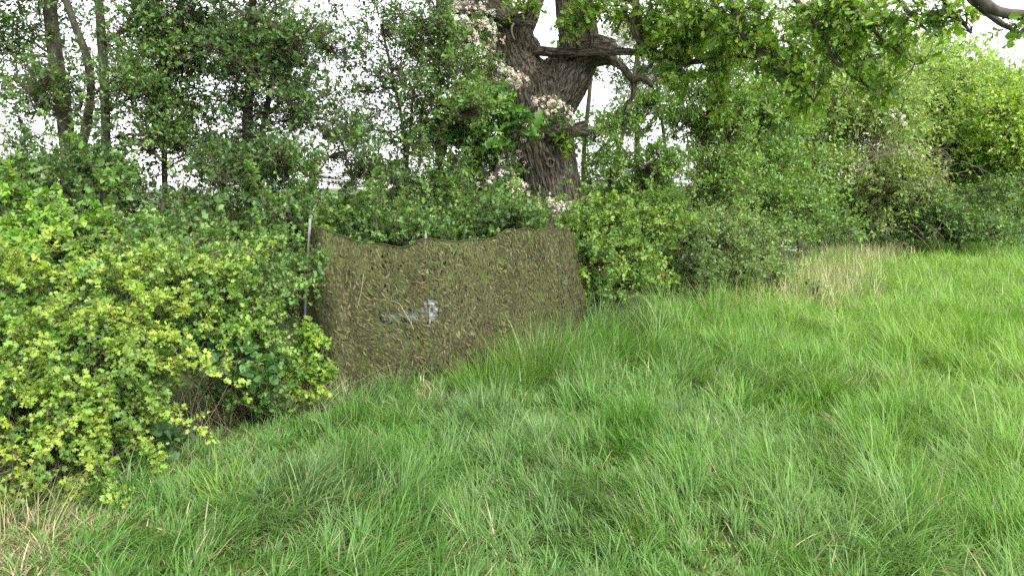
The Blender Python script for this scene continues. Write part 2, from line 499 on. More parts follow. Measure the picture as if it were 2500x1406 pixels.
def leaf_parts(r, root, tmpl, L, npart, cols):
    """the leaves that show largest become parts of their own; returns the rest"""
    dist = np.linalg.norm(L['pos'] - EYE, axis=1)
    ppx = CX + F * L['pos'][:, 0] / np.maximum(L['pos'][:, 1], 0.1)
    face = np.abs((L['n'] * nrmz(L['pos'] - EYE)).sum(1))
    score = L['s'] / dist * (0.4 + face)
    score[(ppx < 5) | (ppx > 2495)] = 0
    order = np.argsort(-score)
    pick, rest = order[:npart], order[npart:]
    vm = []
    pc = L['c'][pick[r.integers(0, len(pick), 10)]]
    cls = np.linalg.norm(L['c'][pick][:, None, :] - pc[None], axis=2).argmin(1)
    for k in range(10):
        Vt, Ft = tmpl
        fo, cu = r.normal(0.35, 0.25), r.normal(-0.15, 0.35)
        V = Vt.copy(); V[:, 2] = fo * np.abs(V[:, 0]) + cu * V[:, 1] ** 2 * 0.5
        cc = pc[k]
        me = raw_mesh("leaf", V, Ft, np.broadcast_to(cc, (len(V), 3)))
        me.materials.append(M_leaf); vm.append(me)
    y = nrmz(L['y']); z = nrmz(L['n'] - (L['n'] * y).sum(1, keepdims=True) * y); x = np.cross(y, z)
    off = np.array(root.location)
    for j, q in enumerate(pick):
        o = bpy.data.objects.new("leaf", vm[cls[j]])
        s = L['s'][q]
        mtx = np.eye(4); mtx[:3, 0] = x[q] * s; mtx[:3, 1] = y[q] * s; mtx[:3, 2] = z[q] * s; mtx[:3, 3] = L['pos'][q] - off
        C.objects.link(o); o.parent = root
        o.matrix_local = Matrix(mtx.tolist())
    return {k: v[rest] for k, v in L.items()}

def plant(name, label, cat, seed, base, stems, blobs, nsh, tmpl, size, cols, length=0.3, per=10, group=None, ncl=60,
          clump=None, clump_f=2.0, shell=0.5, up=0.35, twig=0.0025, br=0.009, bark=None, blossom=None, jit=0.5, zmin=0.08,
          low=-0.55, droop=0.0, subset=1.0, stem_name="trunk", cj=0.18, parts=None, twig_col=(0.075, 0.06, 0.045), stem_sides=9, size_j=0.38, out=0.55, spray=None):
    r = RNG(seed)
    root = thing(name, label, cat, base, group)
    S = [px_line(s, 16) if not isinstance(s, np.ndarray) else s for s in stems]
    for i, s in enumerate(S):
        stem_obj(s, root, bark or M_bark, stem_name, stem_sides, seed + i)
    P, Ls = shoots(r, blobs, nsh, length, up, shell, clump, clump_f, zmin, low, jit)
    mb = wood(r, P, Ls, S, ncl, twig, br, subset=subset, col=twig_col)
    L = leaves_on(r, P, per, size, cols, cj=cj, droop=droop, size_j=size_j, out=out)
    if spray:
        A, Ps, si = sprays(r, spray.get('blobs', blobs), spray['n'], spray.get('L', 0.6), spray.get('nside', 9), spray.get('up', 0.45), spray.get('droop', 0.5), spray.get('side', 0.13))
        V, Q = tubes(A, np.linspace(twig * 2.2, twig * 0.6, 8)[None] * np.ones((len(A), 1)), 4); mb.add(V, Q, np.array(twig_col) * 1.2)
        V, Q = tubes(Ps, np.linspace(twig, twig * 0.5, 4)[None] * np.ones((len(Ps), 1)), 3); mb.add(V, Q, np.array(twig_col) * 1.3)
        pal = np.array(spray['cols'])
        sc = pal[r.integers(0, len(pal), len(A))] * r.uniform(0.85, 1.15, (len(A), 1))
        L2 = leaves_on(r, Ps, spray.get('per', 6), size * 0.92, cols, cj=0.10, droop=droop, size_j=size_j, out=out, shoot_col=sc[si], nj=0.34)
        L = {k: np.concatenate([L[k], L2[k]]) for k in L}
    mb.build("branches", M_twig, root, stuff=True)
    if parts:
        L = leaf_parts(r, root, tmpl, L, parts, cols)
    leaves_obj("foliage", tmpl, L, r, root)
    if blossom:
        # blossom: dict(blobs, n, cols)
        Pb, _ = shoots(r, blossom['blobs'], blossom['n'], 0.1, 0.4, 0.75, blossom.get('clump'), 2.5, 0.1, low, 0.4)
        nn = nrmz(Pb[:, -1] - Pb[:, 0])
        corymbs(r, Pb[:, -1], nn, blossom.get('per', 11), blossom.get('rad', 0.035), blossom.get('fs', 0.02), blossom['cols'], root)
    return root

# palettes (real-world leaf colours)
G_YOUNG = [(0.175, 0.255, 0.030), (0.135, 0.220, 0.030), (0.100, 0.185, 0.030), (0.072, 0.148, 0.028)]
G_HAW = [(0.105, 0.178, 0.030), (0.078, 0.148, 0.028), (0.060, 0.122, 0.027), (0.125, 0.195, 0.030)]
G_MAPLE = [(0.075, 0.150, 0.030), (0.057, 0.122, 0.028), (0.094, 0.172, 0.030)]
G_DARK = [(0.034, 0.072, 0.022), (0.046, 0.090, 0.024), (0.028, 0.060, 0.021)]
G_MID = [(0.062, 0.120, 0.030), (0.080, 0.145, 0.031), (0.050, 0.100, 0.029)]
G_LIGHT = [(0.095, 0.168, 0.034), (0.122, 0.192, 0.036), (0.077, 0.140, 0.030)]
G_OAK = [(0.086, 0.152, 0.016), (0.110, 0.180, 0.018), (0.058, 0.112, 0.015), (0.132, 0.198, 0.020)]
G_GREY = [(0.084, 0.138, 0.045), (0.104, 0.160, 0.047), (0.062, 0.108, 0.040)]
PINK = [(0.42, 0.34, 0.30), (0.45, 0.41, 0.35), (0.46, 0.44, 0.37)]
WHITE = [(0.46, 0.47, 0.38), (0.42, 0.44, 0.34)]

# ------------------------------------------------------------------ ground, far field, hills
def ground_mat():
    m, n, o = new_mat("meadow_soil")
    tc = n.nodes.new("ShaderNodeTexCoord")
    n1 = n.nodes.new("ShaderNodeTexNoise"); n1.inputs["Scale"].default_value = 1.3; n1.inputs["Detail"].default_value = 8
    n2 = n.nodes.new("ShaderNodeTexNoise"); n2.inputs["Scale"].default_value = 34; n2.inputs["Detail"].default_value = 5
    n.links.new(tc.outputs["Object"], n1.inputs["Vector"]); n.links.new(tc.outputs["Object"], n2.inputs["Vector"])
    c1 = n.nodes.new("ShaderNodeValToRGB")
    e = c1.color_ramp.elements
    e[0].position = 0.35; e[0].color = (0.045, 0.065, 0.02, 1); e[1].position = 0.65; e[1].color = (0.075, 0.12, 0.03, 1)
    c2 = n.nodes.new("ShaderNodeValToRGB")
    e = c2.color_ramp.elements
    e[0].position = 0.38; e[0].color = (0.5, 0.45, 0.4, 1); e[1].position = 0.62; e[1].color = (1.3, 1.2, 1.1, 1)
    n.links.new(n1.outputs[0], c1.inputs[0]); n.links.new(n2.outputs[0], c2.inputs[0])
    mx = n.nodes.new("ShaderNodeMix"); mx.data_type = 'RGBA'; mx.blend_type = 'MULTIPLY'; mx.inputs[0].default_value = 1
    n.links.new(c1.outputs[0], mx.inputs[6]); n.links.new(c2.outputs[0], mx.inputs[7])
    p = n.nodes.new("ShaderNodeBsdfPrincipled"); p.inputs["Roughness"].default_value = 0.95
    p.inputs["Specular IOR Level"].default_value = 0.1
    n.links.new(mx.outputs[2], p.inputs["Base Color"])
    b = n.nodes.new("ShaderNodeBump"); b.inputs["Strength"].default_value = 0.6; b.inputs["Distance"].default_value = 0.03
    n.links.new(n2.outputs[0], b.inputs["Height"]); n.links.new(b.outputs[0], p.inputs["Normal"])
    n.links.new(p.outputs[0], o.inputs[0])
    return m

def grid_mesh(name, X, Y, Z):
    ny, nx = X.shape
    V = np.stack([X, Y, Z], -1).reshape(-1, 3)
    idx = np.arange(nx * ny).reshape(ny, nx)
    Q = np.stack([idx[:-1, :-1], idx[:-1, 1:], idx[1:, 1:], idx[1:, :-1]], -1).reshape(-1, 4)
    return raw_mesh(name, V, Q, None, True)

s = np.linspace(-1, 1, 220)
gx = np.sign(s) * (np.abs(s) * 18 + np.abs(s) ** 6 * 2800)
gy = 8 + gx
X, Y = np.meshgrid(gx, gy)
o = link("ground", grid_mesh("ground", X, Y, gh(X, Y)), ground_mat()); o["kind"] = "structure"
o["label"] = "grassy field ground running out to the horizon"

fm = noise_mat("far_crop", (0.16, 0.22, 0.055), (0.22, 0.29, 0.085), scale=0.15, bump=0.0)
X, Y = np.meshgrid(np.linspace(-260, 130, 30), np.linspace(42, 420, 30))
o = link("far_field", grid_mesh("far_field", X, Y, 0.02 + 0 * X), fm); o["kind"] = "structure"
o["label"] = "pale green crop field beyond the hedge"

hm = noise_mat("far_hill", (0.05, 0.09, 0.03), (0.10, 0.15, 0.05), scale=0.02, bump=0.0)
X, Y = np.meshgrid(np.linspace(-1500, 1500, 90), np.linspace(700, 1700, 24))
Z = (26 + 9 * np.sin(X / 190 + 1) + 5 * np.sin(X / 63)) * np.clip((Y - 700) / 420, 0, 1) ** 1.4 - 1
o = link("hills", grid_mesh("hills", X, Y, Z), hm); o["kind"] = "structure"
o["label"] = "low wooded hills on the far horizon"

# ------------------------------------------------------------------ grass
def blade_mesh(name, r, pos, L, az, lean, curl, w, col, nseg, twist=0.6):
    N = len(pos)
    h = 1.0 / nseg
    P = [pos.copy()]
    cur = pos.copy()
    for k in range(nseg):
        ph = lean + curl * (k + 0.5) * h
        step = np.stack([np.cos(az) * np.sin(ph), np.sin(az) * np.sin(ph), np.cos(ph)], 1) * (L * h)[:, None]
        cur = cur + step
        P.append(cur.copy())
    tw = az + math.pi / 2 + r.normal(0, twist, N)
    side = np.stack([np.cos(tw), np.sin(tw), np.zeros(N)], 1)
    V = []
    for k in range(nseg):
        ww = w * (1 - (k * h) ** 2 * 0.75) * (0.75 if k == 0 else 1.0) * 0.5
        V.append(P[k] - side * ww[:, None]); V.append(P[k] + side * ww[:, None])
    V.append(P[-1])
    V = np.stack(V, 1)
    k = 2 * nseg + 1
    Ft = []
    for q in range(nseg - 1):
        a = 2 * q
        Ft += [[a, a + 1, a + 3], [a, a + 3, a + 2]]
    a = 2 * (nseg - 1)
    Ft.append([a, a + 1, a + 2])
    Ft = np.array(Ft)
    FF = (Ft[None] + (np.arange(N) * k)[:, None, None]).reshape(-1, 3)
    return V.reshape(-1, 3), FF, np.repeat(col, k, axis=0)

def tall(x, y):
    """how tall and lush the sward is"""
    p = np.stack([x, y], 1)
    t = 0.72 + 0.20 * vnoise(p, 0.5, 11) + 0.24 * vnoise(p, 1.25, 12)
    edge = np.exp(-((y - hedge_y(x) + 0.3) / 0.8) ** 2) * (y > 7.0)
    right = np.clip((x - 0.2) / 2.5, 0, 1) * 0.35 + np.clip((y - 4.6) / 4, 0, 1) * 0.2
    left = np.clip((-0.4 - x) / 1.5, 0, 1) * np.clip((6 - y) / 2, 0, 1) * 0.22
    return np.clip(t + 0.75 * edge + right - left, 0.30, 2.3)

GC = np.array([(0.058, 0.132, 0.022), (0.077, 0.150, 0.036), (0.089, 0.168, 0.022), (0.079, 0.138, 0.046)])
DRY = np.array([(0.27, 0.235, 0.13), (0.21, 0.18, 0.095), (0.33, 0.30, 0.18)])

def sward(r, n, y0, y1, nseg, wmul, hmul, margin=1.3):
    m = int(n * 2.6)
    ys = np.sqrt(r.uniform(y0 ** 2, y1 ** 2, m))
    xs = r.uniform(-1, 1, m) * (0.72 * ys + margin)
    # tussock structure: pull blades towards random clump centres
    cell = 0.13 * max(1.0, ys.mean() / 6)
    ci = np.floor(np.stack([xs, ys], 1) / cell)
    hsh = np.sin(ci[:, 0] * 127.1 + ci[:, 1] * 311.7) * 43758.5453
    h1 = hsh - np.floor(hsh)
    hsh2 = np.sin(ci[:, 0] * 269.5 + ci[:, 1] * 183.3) * 24634.63; h2 = hsh2 - np.floor(hsh2)
    hsh3 = np.sin(ci[:, 0] * 41.5 + ci[:, 1] * 97.3) * 9634.63; h3 = hsh3 - np.floor(hsh3)
    cx = (ci[:, 0] + 0.2 + 0.6 * h1) * cell; cy = (ci[:, 1] + 0.2 + 0.6 * h2) * cell
    pull = r.uniform(0.0, 0.65, m)
    xs = xs * (1 - pull) + cx * pull; ys = ys * (1 - pull) + cy * pull
    he = hedge_y(xs)
    inside = ys - he
    ok = inside < r.uniform(-0.2, 0.9, m)
    p2 = np.stack([xs, ys], 1)
    bare = vnoise(p2, 0.9, 21)
    ok &= ~((bare > 1.75) & (r.random(m) < 0.75))
    ok &= ~((inside > -0.15) & (xs < -1.2) & (r.random(m) < 0.65))
    xs, ys, h1, h2, h3, inside = [a[ok][:n] for a in (xs, ys, h1, h2, h3, inside)]
    N = len(xs); p2 = np.stack([xs, ys], 1)
    T = tall(xs, ys)
    L = (0.25 * T * (0.65 + 0.7 * h3) * r.uniform(0.55, 1.25, N)) * hmul
    flow = 1.4 + 1.5 * vnoise(p2, 0.35, 31) + 0.9 * vnoise(p2, 1.3, 32)
    az = flow + (h1 - 0.5) * 2.4 + r.normal(0, 0.9, N)
    lod = np.clip(0.5 + 0.5 * vnoise(p2, 0.7, 33), 0, 1.3)
    lean = np.abs(r.normal(0.22 + 0.30 * lod, 0.25, N))
    curl = r.normal(0.75 + 0.4 * lod, 0.45, N)
    w = r.uniform(0.004, 0.0085, N) * wmul
    mixv = np.clip(0.5 + 0.35 * vnoise(p2, 0.45, 41) + 0.6 * (h2 - 0.5) + r.normal(0, 0.15, N), 0, 0.999) * 2
    yb = np.clip((xs - 0.3) / 4.0, 0, 1) + np.clip((ys - 7) / 10, 0, 1) * 0.6
    a = mixv.astype(int); f = (mixv - a)[:, None]
    PAL = np.array([GC[3], GC[1], GC[0], GC[2]])
    c = PAL[a] * (1 - f) + PAL[a + 1] * f
    c = c * (1 + np.clip(yb, 0, 1)[:, None] * np.array([0.40, 0.30, -0.25]))  # brighter, yellower rightward and far off: species tint plus painted field light
    c = c * np.clip(r.normal(1, 0.16, (N, 1)), 0.55, 1.5)
    thatch = np.clip(0.07 + 0.06 * vnoise(p2, 0.8, 51), 0.01, 0.2) + np.exp(-((inside + 0.2) / 0.45) ** 2) * np.where(ys > 8.5, 0.28, 0.10)
    thatch += np.exp(-(((xs + 2.3) / 0.45) ** 2 + ((ys - 3.3) / 0.7) ** 2)) * 0.7
    thatch += np.exp(-(((xs + 0.75) / 0.28) ** 2 + ((ys - 6.2) / 0.25) ** 2)) * 0.35
    isd = r.random(N) < thatch
    c[isd] = DRY[r.integers(0, 3, isd.sum())] * r.uniform(0.55, 1.1, (isd.sum(), 1))
    lean[isd] += 0.35
    pos = np.stack([xs, ys, gh(xs, ys) - 0.005], 1)
    return blade_mesh("grass", r, pos, L, az, lean, curl, w, c, nseg)

r = RNG(5)
mb = MB()
for (n, y0, y1, ns, wm, hm_) in ((104000, 2.2, 5.6, 4, 1.0, 1.0), (95000, 5.2, 10.5, 3, 1.35, 1.1), (75000, 10, 19, 2, 2.2, 1.15), (60000, 18, 36, 2, 4.2, 1.2)):
    mb.add(*sward(r, n, y0, y1, ns, wm, hm_))
# coarse cocksfoot tufts with broad arching blades
nt_ = 110
cy = np.sqrt(r.uniform(2.8 ** 2, 11 ** 2, nt_)); cx = r.uniform(-0.9, 1, nt_) * (0.7 * cy + 0.8)
okc = cy < hedge_y(cx) - 0.15
cx, cy = cx[okc], cy[okc]
for k in range(len(cx)):
    n = int(r.integers(40, 110)); rr = r.uniform(0.05, 0.16)
    th = r.uniform(0, 6.28, n); q = rr * np.sqrt(r.random(n))
    px, py = cx[k] + q * np.cos(th), cy[k] + q * np.sin(th)
    cc = (GC[int(r.integers(0, 4))] * r.uniform(0.85, 1.25))[None] * np.clip(r.normal(1, 0.12, (n, 1)), 0.6, 1.4)
    wind = r.uniform(0, 6.28)
    mb.add(*blade_mesh("grass", r, np.stack([px, py, gh(px, py)], 1), r.uniform(0.15, 0.38, n) * r.uniform(0.8, 1.15), np.where(r.random(n) < 0.5, th, wind) + r.normal(0, 0.5, n),
                       np.abs(r.normal(0.3, 0.2, n)), r.normal(1.2, 0.4, n), r.uniform(0.005, 0.0085, n) * max(1, cy[k] / 7), cc, 5))
o = mb.build("grass", M_grass); tag(o, "long green meadow grass covering the field in front of the hedge", "grass", kind="stuff")

def tussock(name, label, cat, seed, base_px, d, n, rad, hgt, cols, lean=0.15, curl=0.5, w=0.005, group=None, mat=None, nseg=4, dry=0.0, sprd=1.0):
    r = RNG(seed)
    b = at(*base_px, d)
    rr = rad * np.sqrt(r.random(n)); th = r.uniform(0, 6.28, n)
    px, py = b[0] + rr * np.cos(th) * sprd, b[1] + rr * np.sin(th)
    pos = np.stack([px, py, gh(px, py) - 0.01], 1)
    L = hgt * r.uniform(0.45, 1.15, n) * (1 - 0.35 * (rr / rad) ** 2)
    az = th + r.normal(0, 0.7, n)
    le = np.abs(r.normal(lean, 0.12, n)) + 0.25 * rr / rad
    cu = r.normal(curl, 0.35, n)
    pal = np.array(cols)
    c = pal[r.integers(0, len(pal), n)] * np.clip(r.normal(1, 0.18, (n, 1)), 0.5, 1.5)
    isd = r.random(n) < dry
    c[isd] = DRY[r.integers(0, 3, isd.sum())] * r.uniform(0.6, 1.1, (isd.sum(), 1))
    V, Fx, cc = blade_mesh(name, r, pos, L, az, le, cu, np.full(n, w) * r.uniform(0.7, 1.3, n), c, nseg)
    o = link(name, raw_mesh(name, V, Fx, cc), mat or M_grass)
    tag(o, label, cat, group)
    o["kind"] = "stuff"
    return o

tussock("tall_grass", "tall green grass tussock leaning against the net's lower edge", "grass", 61, (1310, 905), 6.85, 2000, 0.36, 0.66, GC[[0, 2, 1]], dry=0.10, sprd=1.5)
tussock("tall_grass", "lush green grass tuft below the net's hem, right of its middle pole", "grass", 62, (1200, 960), 6.35, 900, 0.24, 0.42, GC[[0, 2]], sprd=1.3)
tussock("tall_grass", "thin grass tuft before the net, left of its middle pole", "grass", 63, (965, 962), 6.3, 260, 0.15, 0.36, GC[[1, 3]], lean=0.25)
tussock("tall_grass", "fine dark green grass tussock between net and shrub", "grass", 64, (1500, 835), 8.75, 1500, 0.50, 0.58, [(0.050, 0.100, 0.034), (0.064, 0.118, 0.038), (0.056, 0.108, 0.044)], lean=0.12, curl=0.5, w=0.005, sprd=1.1, dry=0.05)
tussock("tall_grass", "broad bright grass stand at the foot of the grey-green shrub", "grass", 65, (1690, 835), 8.9, 1500, 0.7, 0.42, GC[[0, 2]], w=0.008, sprd=1.4)
tussock("tall_grass", "bluish grass mound at the net's left foot", "grass", 66, (880, 1000), 6.0, 900, 0.34, 0.30, GC[[1, 3, 0]], lean=0.5, curl=0.9)

# ------------------------------------------------------------------ camouflage net
NET_TOP = [(738, 655, 7.5), (748, 600, 7.1), (770, 556, 6.5), (830, 577, 6.52), (905, 596, 6.55), (985, 603, 6.58), (1040, 586, 6.6), (1110, 590, 6.75),
           (1180, 586, 6.95), (1225, 572, 7.1), (1250, 561, 7.2), (1320, 563, 7.55), (1380, 558, 7.9), (1390, 563, 8.35)]
NET_BOT = [(740, 880, 7.5), (760, 915, 7.1), (815, 968, 6.42), (872, 966, 6.45), (945, 962, 6.48), (1005, 958, 6.52), (1058, 954, 6.58), (1130, 938, 6.7),
           (1190, 921, 6.92), (1228, 908, 7.08), (1258, 900, 7.18), (1330, 882, 7.52), (1388, 868, 7.85), (1403, 852, 8.35)]
top = np.array([at(*k) for k in NET_TOP]); bot = np.array([at(*k) for k in NET_BOT])
bot[:, 2] = gh(bot[:, 0], bot[:, 1]) + 0.012
NU, NV = 260, 84
T_ = smooth_poly(top, NU); B_ = smooth_poly(bot, NU)
uu = np.linspace(0, 1, NU); vv = np.linspace(0, 1, NV)
G = T_[None] * (1 - vv)[:, None, None] + B_[None] * vv[:, None, None]
tang = nrmz(np.gradient(G, axis=1)); down = nrmz(np.gradient(G, axis=0))
nor = nrmz(np.cross(tang, down)); nor = np.where(nor[..., 1:2] > 0, -nor, nor)
Vg, Ug = np.meshgrid(vv, uu, indexing='ij')
UV = np.stack([Ug.ravel() * 2.9, Vg.ravel() * 1.3], 1)
rip = 0.026 * vnoise(UV * np.array([1, 0.16]), 2.4, 71) + 0.007 * vnoise(UV * np.array([1.0, 0.35]), 6.0, 72) + 0.002 * vnoise(UV, 12, 73)
rip = rip.reshape(NV, NU) * np.clip(Vg * 5, 0.15, 1)
bulge = 0.05 * np.sin(Vg * math.pi) * np.sin(Ug * 9.0) ** 2
edge_b = np.exp(-((Ug - 0.94) / 0.07) ** 2) * np.sin(Vg * math.pi) ** 0.8
G = G + nor * (rip + bulge * 0.6)[..., None]
G[..., 0] += edge_b * 0.10 + 0.02 * np.sin(Vg * 14) * (Ug > 0.9)
G[..., 2] += 0.012 * vnoise(np.stack([Ug.ravel() * 2.9, 0 * Ug.ravel()], 1), 4.0, 74).reshape(NV, NU) * (1 - Vg)
# hem bunched on the ground
G[..., 1] -= 0.05 * np.clip((Vg - 0.93) / 0.07, 0, 1) * (0.6 + 0.4 * np.sin(Ug * 60))

POLES = [((1039, 571, 6.60), (1058, 952, 6.575), 0.0105), ((1247, 570, 7.22), (1251, 900, 7.20), 0.009), ((1368, 566, 7.85), (1367, 868, 7.79), 0.0095)]
def on_sheet(k, row, rad):
    w = at(*k)
    j = int(np.argmin(np.abs(G[row, 40:, 0] - w[0]))) + 40
    return (k[0], k[1], float(G[row, j, 1]) + rad * 1.3)
POLES = [(on_sheet(ka, 10, rad), on_sheet(kb, NV - 8, rad), rad) for (ka, kb, rad) in POLES]
for (ka, kb, rad) in POLES:      # the sheet is pressed against each pole
    a, b = at(*ka), at(*kb)
    tz = np.clip((G[..., 2] - b[2]) / (a[2] - b[2]), 0, 1)[..., None]
    ax_ = b * (1 - tz) + a * tz
    near = np.exp(-((G[..., 0] - ax_[..., 0]) / 0.035) ** 2) * (np.abs(G[..., 0] - ax_[..., 0]) < 0.2)
    G[..., 1] += near * (ax_[..., 1] - rad * 1.05 - G[..., 1])

def net_mat():
    m, n, o = new_mat("camouflage_netting")
    tc = n.nodes.new("ShaderNodeTexCoord")
    n1 = n.nodes.new("ShaderNodeTexNoise"); n1.inputs["Scale"].default_value = 9; n1.inputs["Detail"].default_value = 4
    n2 = n.nodes.new("ShaderNodeTexNoise"); n2.inputs["Scale"].default_value = 62; n2.inputs["Detail"].default_value = 3
    mp = n.nodes.new("ShaderNodeMapping"); mp.inputs["Rotation"].default_value = (0, math.radians(35), 0); mp.inputs["Scale"].default_value = (1, 1, 0.5)
    n.links.new(tc.outputs["Object"], mp.inputs[0]); n.links.new(mp.outputs[0], n2.inputs["Vector"])
    n.links.new(tc.outputs["Object"], n1.inputs["Vector"])
    cr = n.nodes.new("ShaderNodeValToRGB"); e = cr.color_ramp.elements
    e[0].position = 0.40; e[0].color = (0.048, 0.045, 0.022, 1); e[1].position = 0.58; e[1].color = (0.062, 0.072, 0.028, 1)
    n.links.new(n1.outputs[0], cr.inputs[0])
    p = n.nodes.new("ShaderNodeBsdfPrincipled"); p.inputs["Roughness"].default_value = 0.9; p.inputs["Specular IOR Level"].default_value = 0.1
    n.links.new(cr.outputs[0], p.inputs["Base Color"])
    tr = n.nodes.new("ShaderNodeBsdfTransparent")
    c2 = n.nodes.new("ShaderNodeValToRGB"); e = c2.color_ramp.elements
    e[0].position = 0.53; e[0].color = (0, 0, 0, 1); e[1].position = 0.57; e[1].color = (1, 1, 1, 1)
    n.links.new(n2.outputs[0], c2.inputs[0])
    mx = n.nodes.new("ShaderNodeMixShader")
    n.links.new(c2.outputs[0], mx.inputs[0]); n.links.new(p.outputs[0], mx.inputs[1]); n.links.new(tr.outputs[0], mx.inputs[2])
    n.links.new(mx.outputs[0], o.inputs[0])
    return m

net_root = thing("camouflage_net", "brown and olive camouflage net hung as a hide on poles before the hedge", "camouflage net", at(1058, 954, 6.6))
def worn(x, z):
    """ragged open patch in front of the sacks and slats"""
    out = np.zeros(len(x), bool)
    for (px, py, rx, rz) in ((1048, 757, 0.085, 0.115), (1003, 770, 0.095, 0.075), (955, 771, 0.10, 0.06), (1010, 705, 0.03, 0.10), (1030, 695, 0.025, 0.10)):
        w = at(px, py, 6.6)
        out |= ((x - w[0]) / rx) ** 2 + ((z - w[2]) / rz) ** 2 < 1
    return out
cell = 0.25 * (G[:-1, :-1] + G[1:, :-1] + G[:-1, 1:] + G[1:, 1:]).reshape(-1, 3)
hole = worn(cell[:, 0], cell[:, 2]) & (vnoise(cell[:, [0, 2]], 9, 91) > -1.7) & (cell[:, 1] < 7)
idx = np.arange(NU * NV).reshape(NV, NU)
Qn = np.stack([idx[:-1, :-1], idx[:-1, 1:], idx[1:, 1:], idx[1:, :-1]], -1).reshape(-1, 4)[~hole]
me = raw_mesh("netting", G.reshape(-1, 3), Qn, None, True)
link("netting", me, net_mat(), net_root)

# scrim: small curled fabric cut-outs all over the netting
r = RNG(77)
NS = 26000
iu = r.uniform(0, NU - 1.01, NS); iv = r.uniform(0.5, NV - 1.01, NS)
def gsample(A, iu, iv):
    a, b = iu.astype(int), iv.astype(int); fu, fv = (iu - a)[:, None], (iv - b)[:, None]
    return (A[b, a] * (1 - fu) + A[b, a + 1] * fu) * (1 - fv) + (A[b + 1, a] * (1 - fu) + A[b + 1, a + 1] * fu) * fv
p = gsample(G, iu, iv); nn = nrmz(gsample(nor, iu, iv)); tt = nrmz(gsample(tang, iu, iv)); dd = nrmz(gsample(down, iu, iv))
thin = worn(p[:, 0], p[:, 2]) & (p[:, 1] < 7)
keep = ~(thin & (r.random(NS) < 0.50))
for (ka, kb, rad) in POLES:
    a, b = at(*ka), at(*kb)
    xx = b[0] + (a[0] - b[0]) * (p[:, 2] - b[2]) / (a[2] - b[2])
    keep &= ~((np.abs(p[:, 0] - xx) < 0.010) & (r.random(NS) < (0.8 if rad > 0.01 else 0.3)))
p, nn, tt, dd = p[keep], nn[keep], tt[keep], dd[keep]; NS = len(p)
patch = vnoise(p, 1.1, 81) + 0.5 * vnoise(p, 3.0, 82)
slant = 0.42 + 0.30 * vnoise(p, 1.5, 83) + r.normal(0, 0.5, NS)
yd = dd * np.cos(slant)[:, None] + tt * np.sin(slant)[:, None] + nn * r.uniform(-0.03, 0.07, NS)[:, None]
NP = np.array([(0.066, 0.075, 0.029), (0.082, 0.093, 0.035), (0.120, 0.114, 0.058), (0.046, 0.041, 0.021), (0.074, 0.090, 0.030), (0.060, 0.061, 0.026)])
pick = r.choice(6, NS, p=[0.30, 0.18, 0.12, 0.15, 0.12, 0.13])
brown = patch < -0.25
pick[brown & (r.random(NS) < 0.5)] = 3
pick[brown & (r.random(NS) < 0.2)] = 2
c = NP[pick] * np.clip(r.normal(1, 0.16, (NS, 1)), 0.5, 1.6)
big = r.random(NS) < 0.09
L = dict(pos=p + nn * r.uniform(0.0015, 0.004, NS)[:, None], y=yd, n=nrmz(nn + r.normal(size=(NS, 3)) * 0.14 + np.array([0, 0, 0.05])),
         s=0.036 * np.clip(r.normal(1, 0.35, NS), 0.45, 1.9) * np.where(big, 1.25, 1.0), c=c)
T_scrim = mirror([(0.07, 0.12), (0.145, 0.45), (0.07, 0.85)], [0, 0.95], [(m_(0), r_(0), r_(1)), (m_(0), r_(1), r_(2)), (m_(0), r_(2), m_(1))])
W, FF, k = leaf_verts(T_scrim, L['pos'], L['y'], L['n'], L['s'], r, fold=0.05, curl=0.16)
M_scrim = leaf_material("scrim_cloth", trans=0.12, rough=0.85, spec=0.1, tint=(1, 1, 0.9))
link("scrim", raw_mesh("scrim", W, FF, np.repeat(L['c'], k, axis=0)), M_scrim, net_root, True)
# rope edge along the top and hem
mb = MB()
e = G[0][::2] + np.array([0, -0.006, 0.004]); V, Q = tubes(e[None], np.full((1, len(e)), 0.0036) * (1 + 0.3 * np.sin(np.arange(len(e)) * 2.1))[None], 6); mb.add(V, Q, (0.075, 0.068, 0.036))
mb.build("edge_cord", M_twig, net_root, True)
mb = MB()
e = G[:, -1][::2]; V, Q = tubes(e[None], np.full((1, len(e)), 0.006), 6); mb.add(V, Q, (0.05, 0.04, 0.025))
mb.build("side_cord", M_twig, net_root, True)

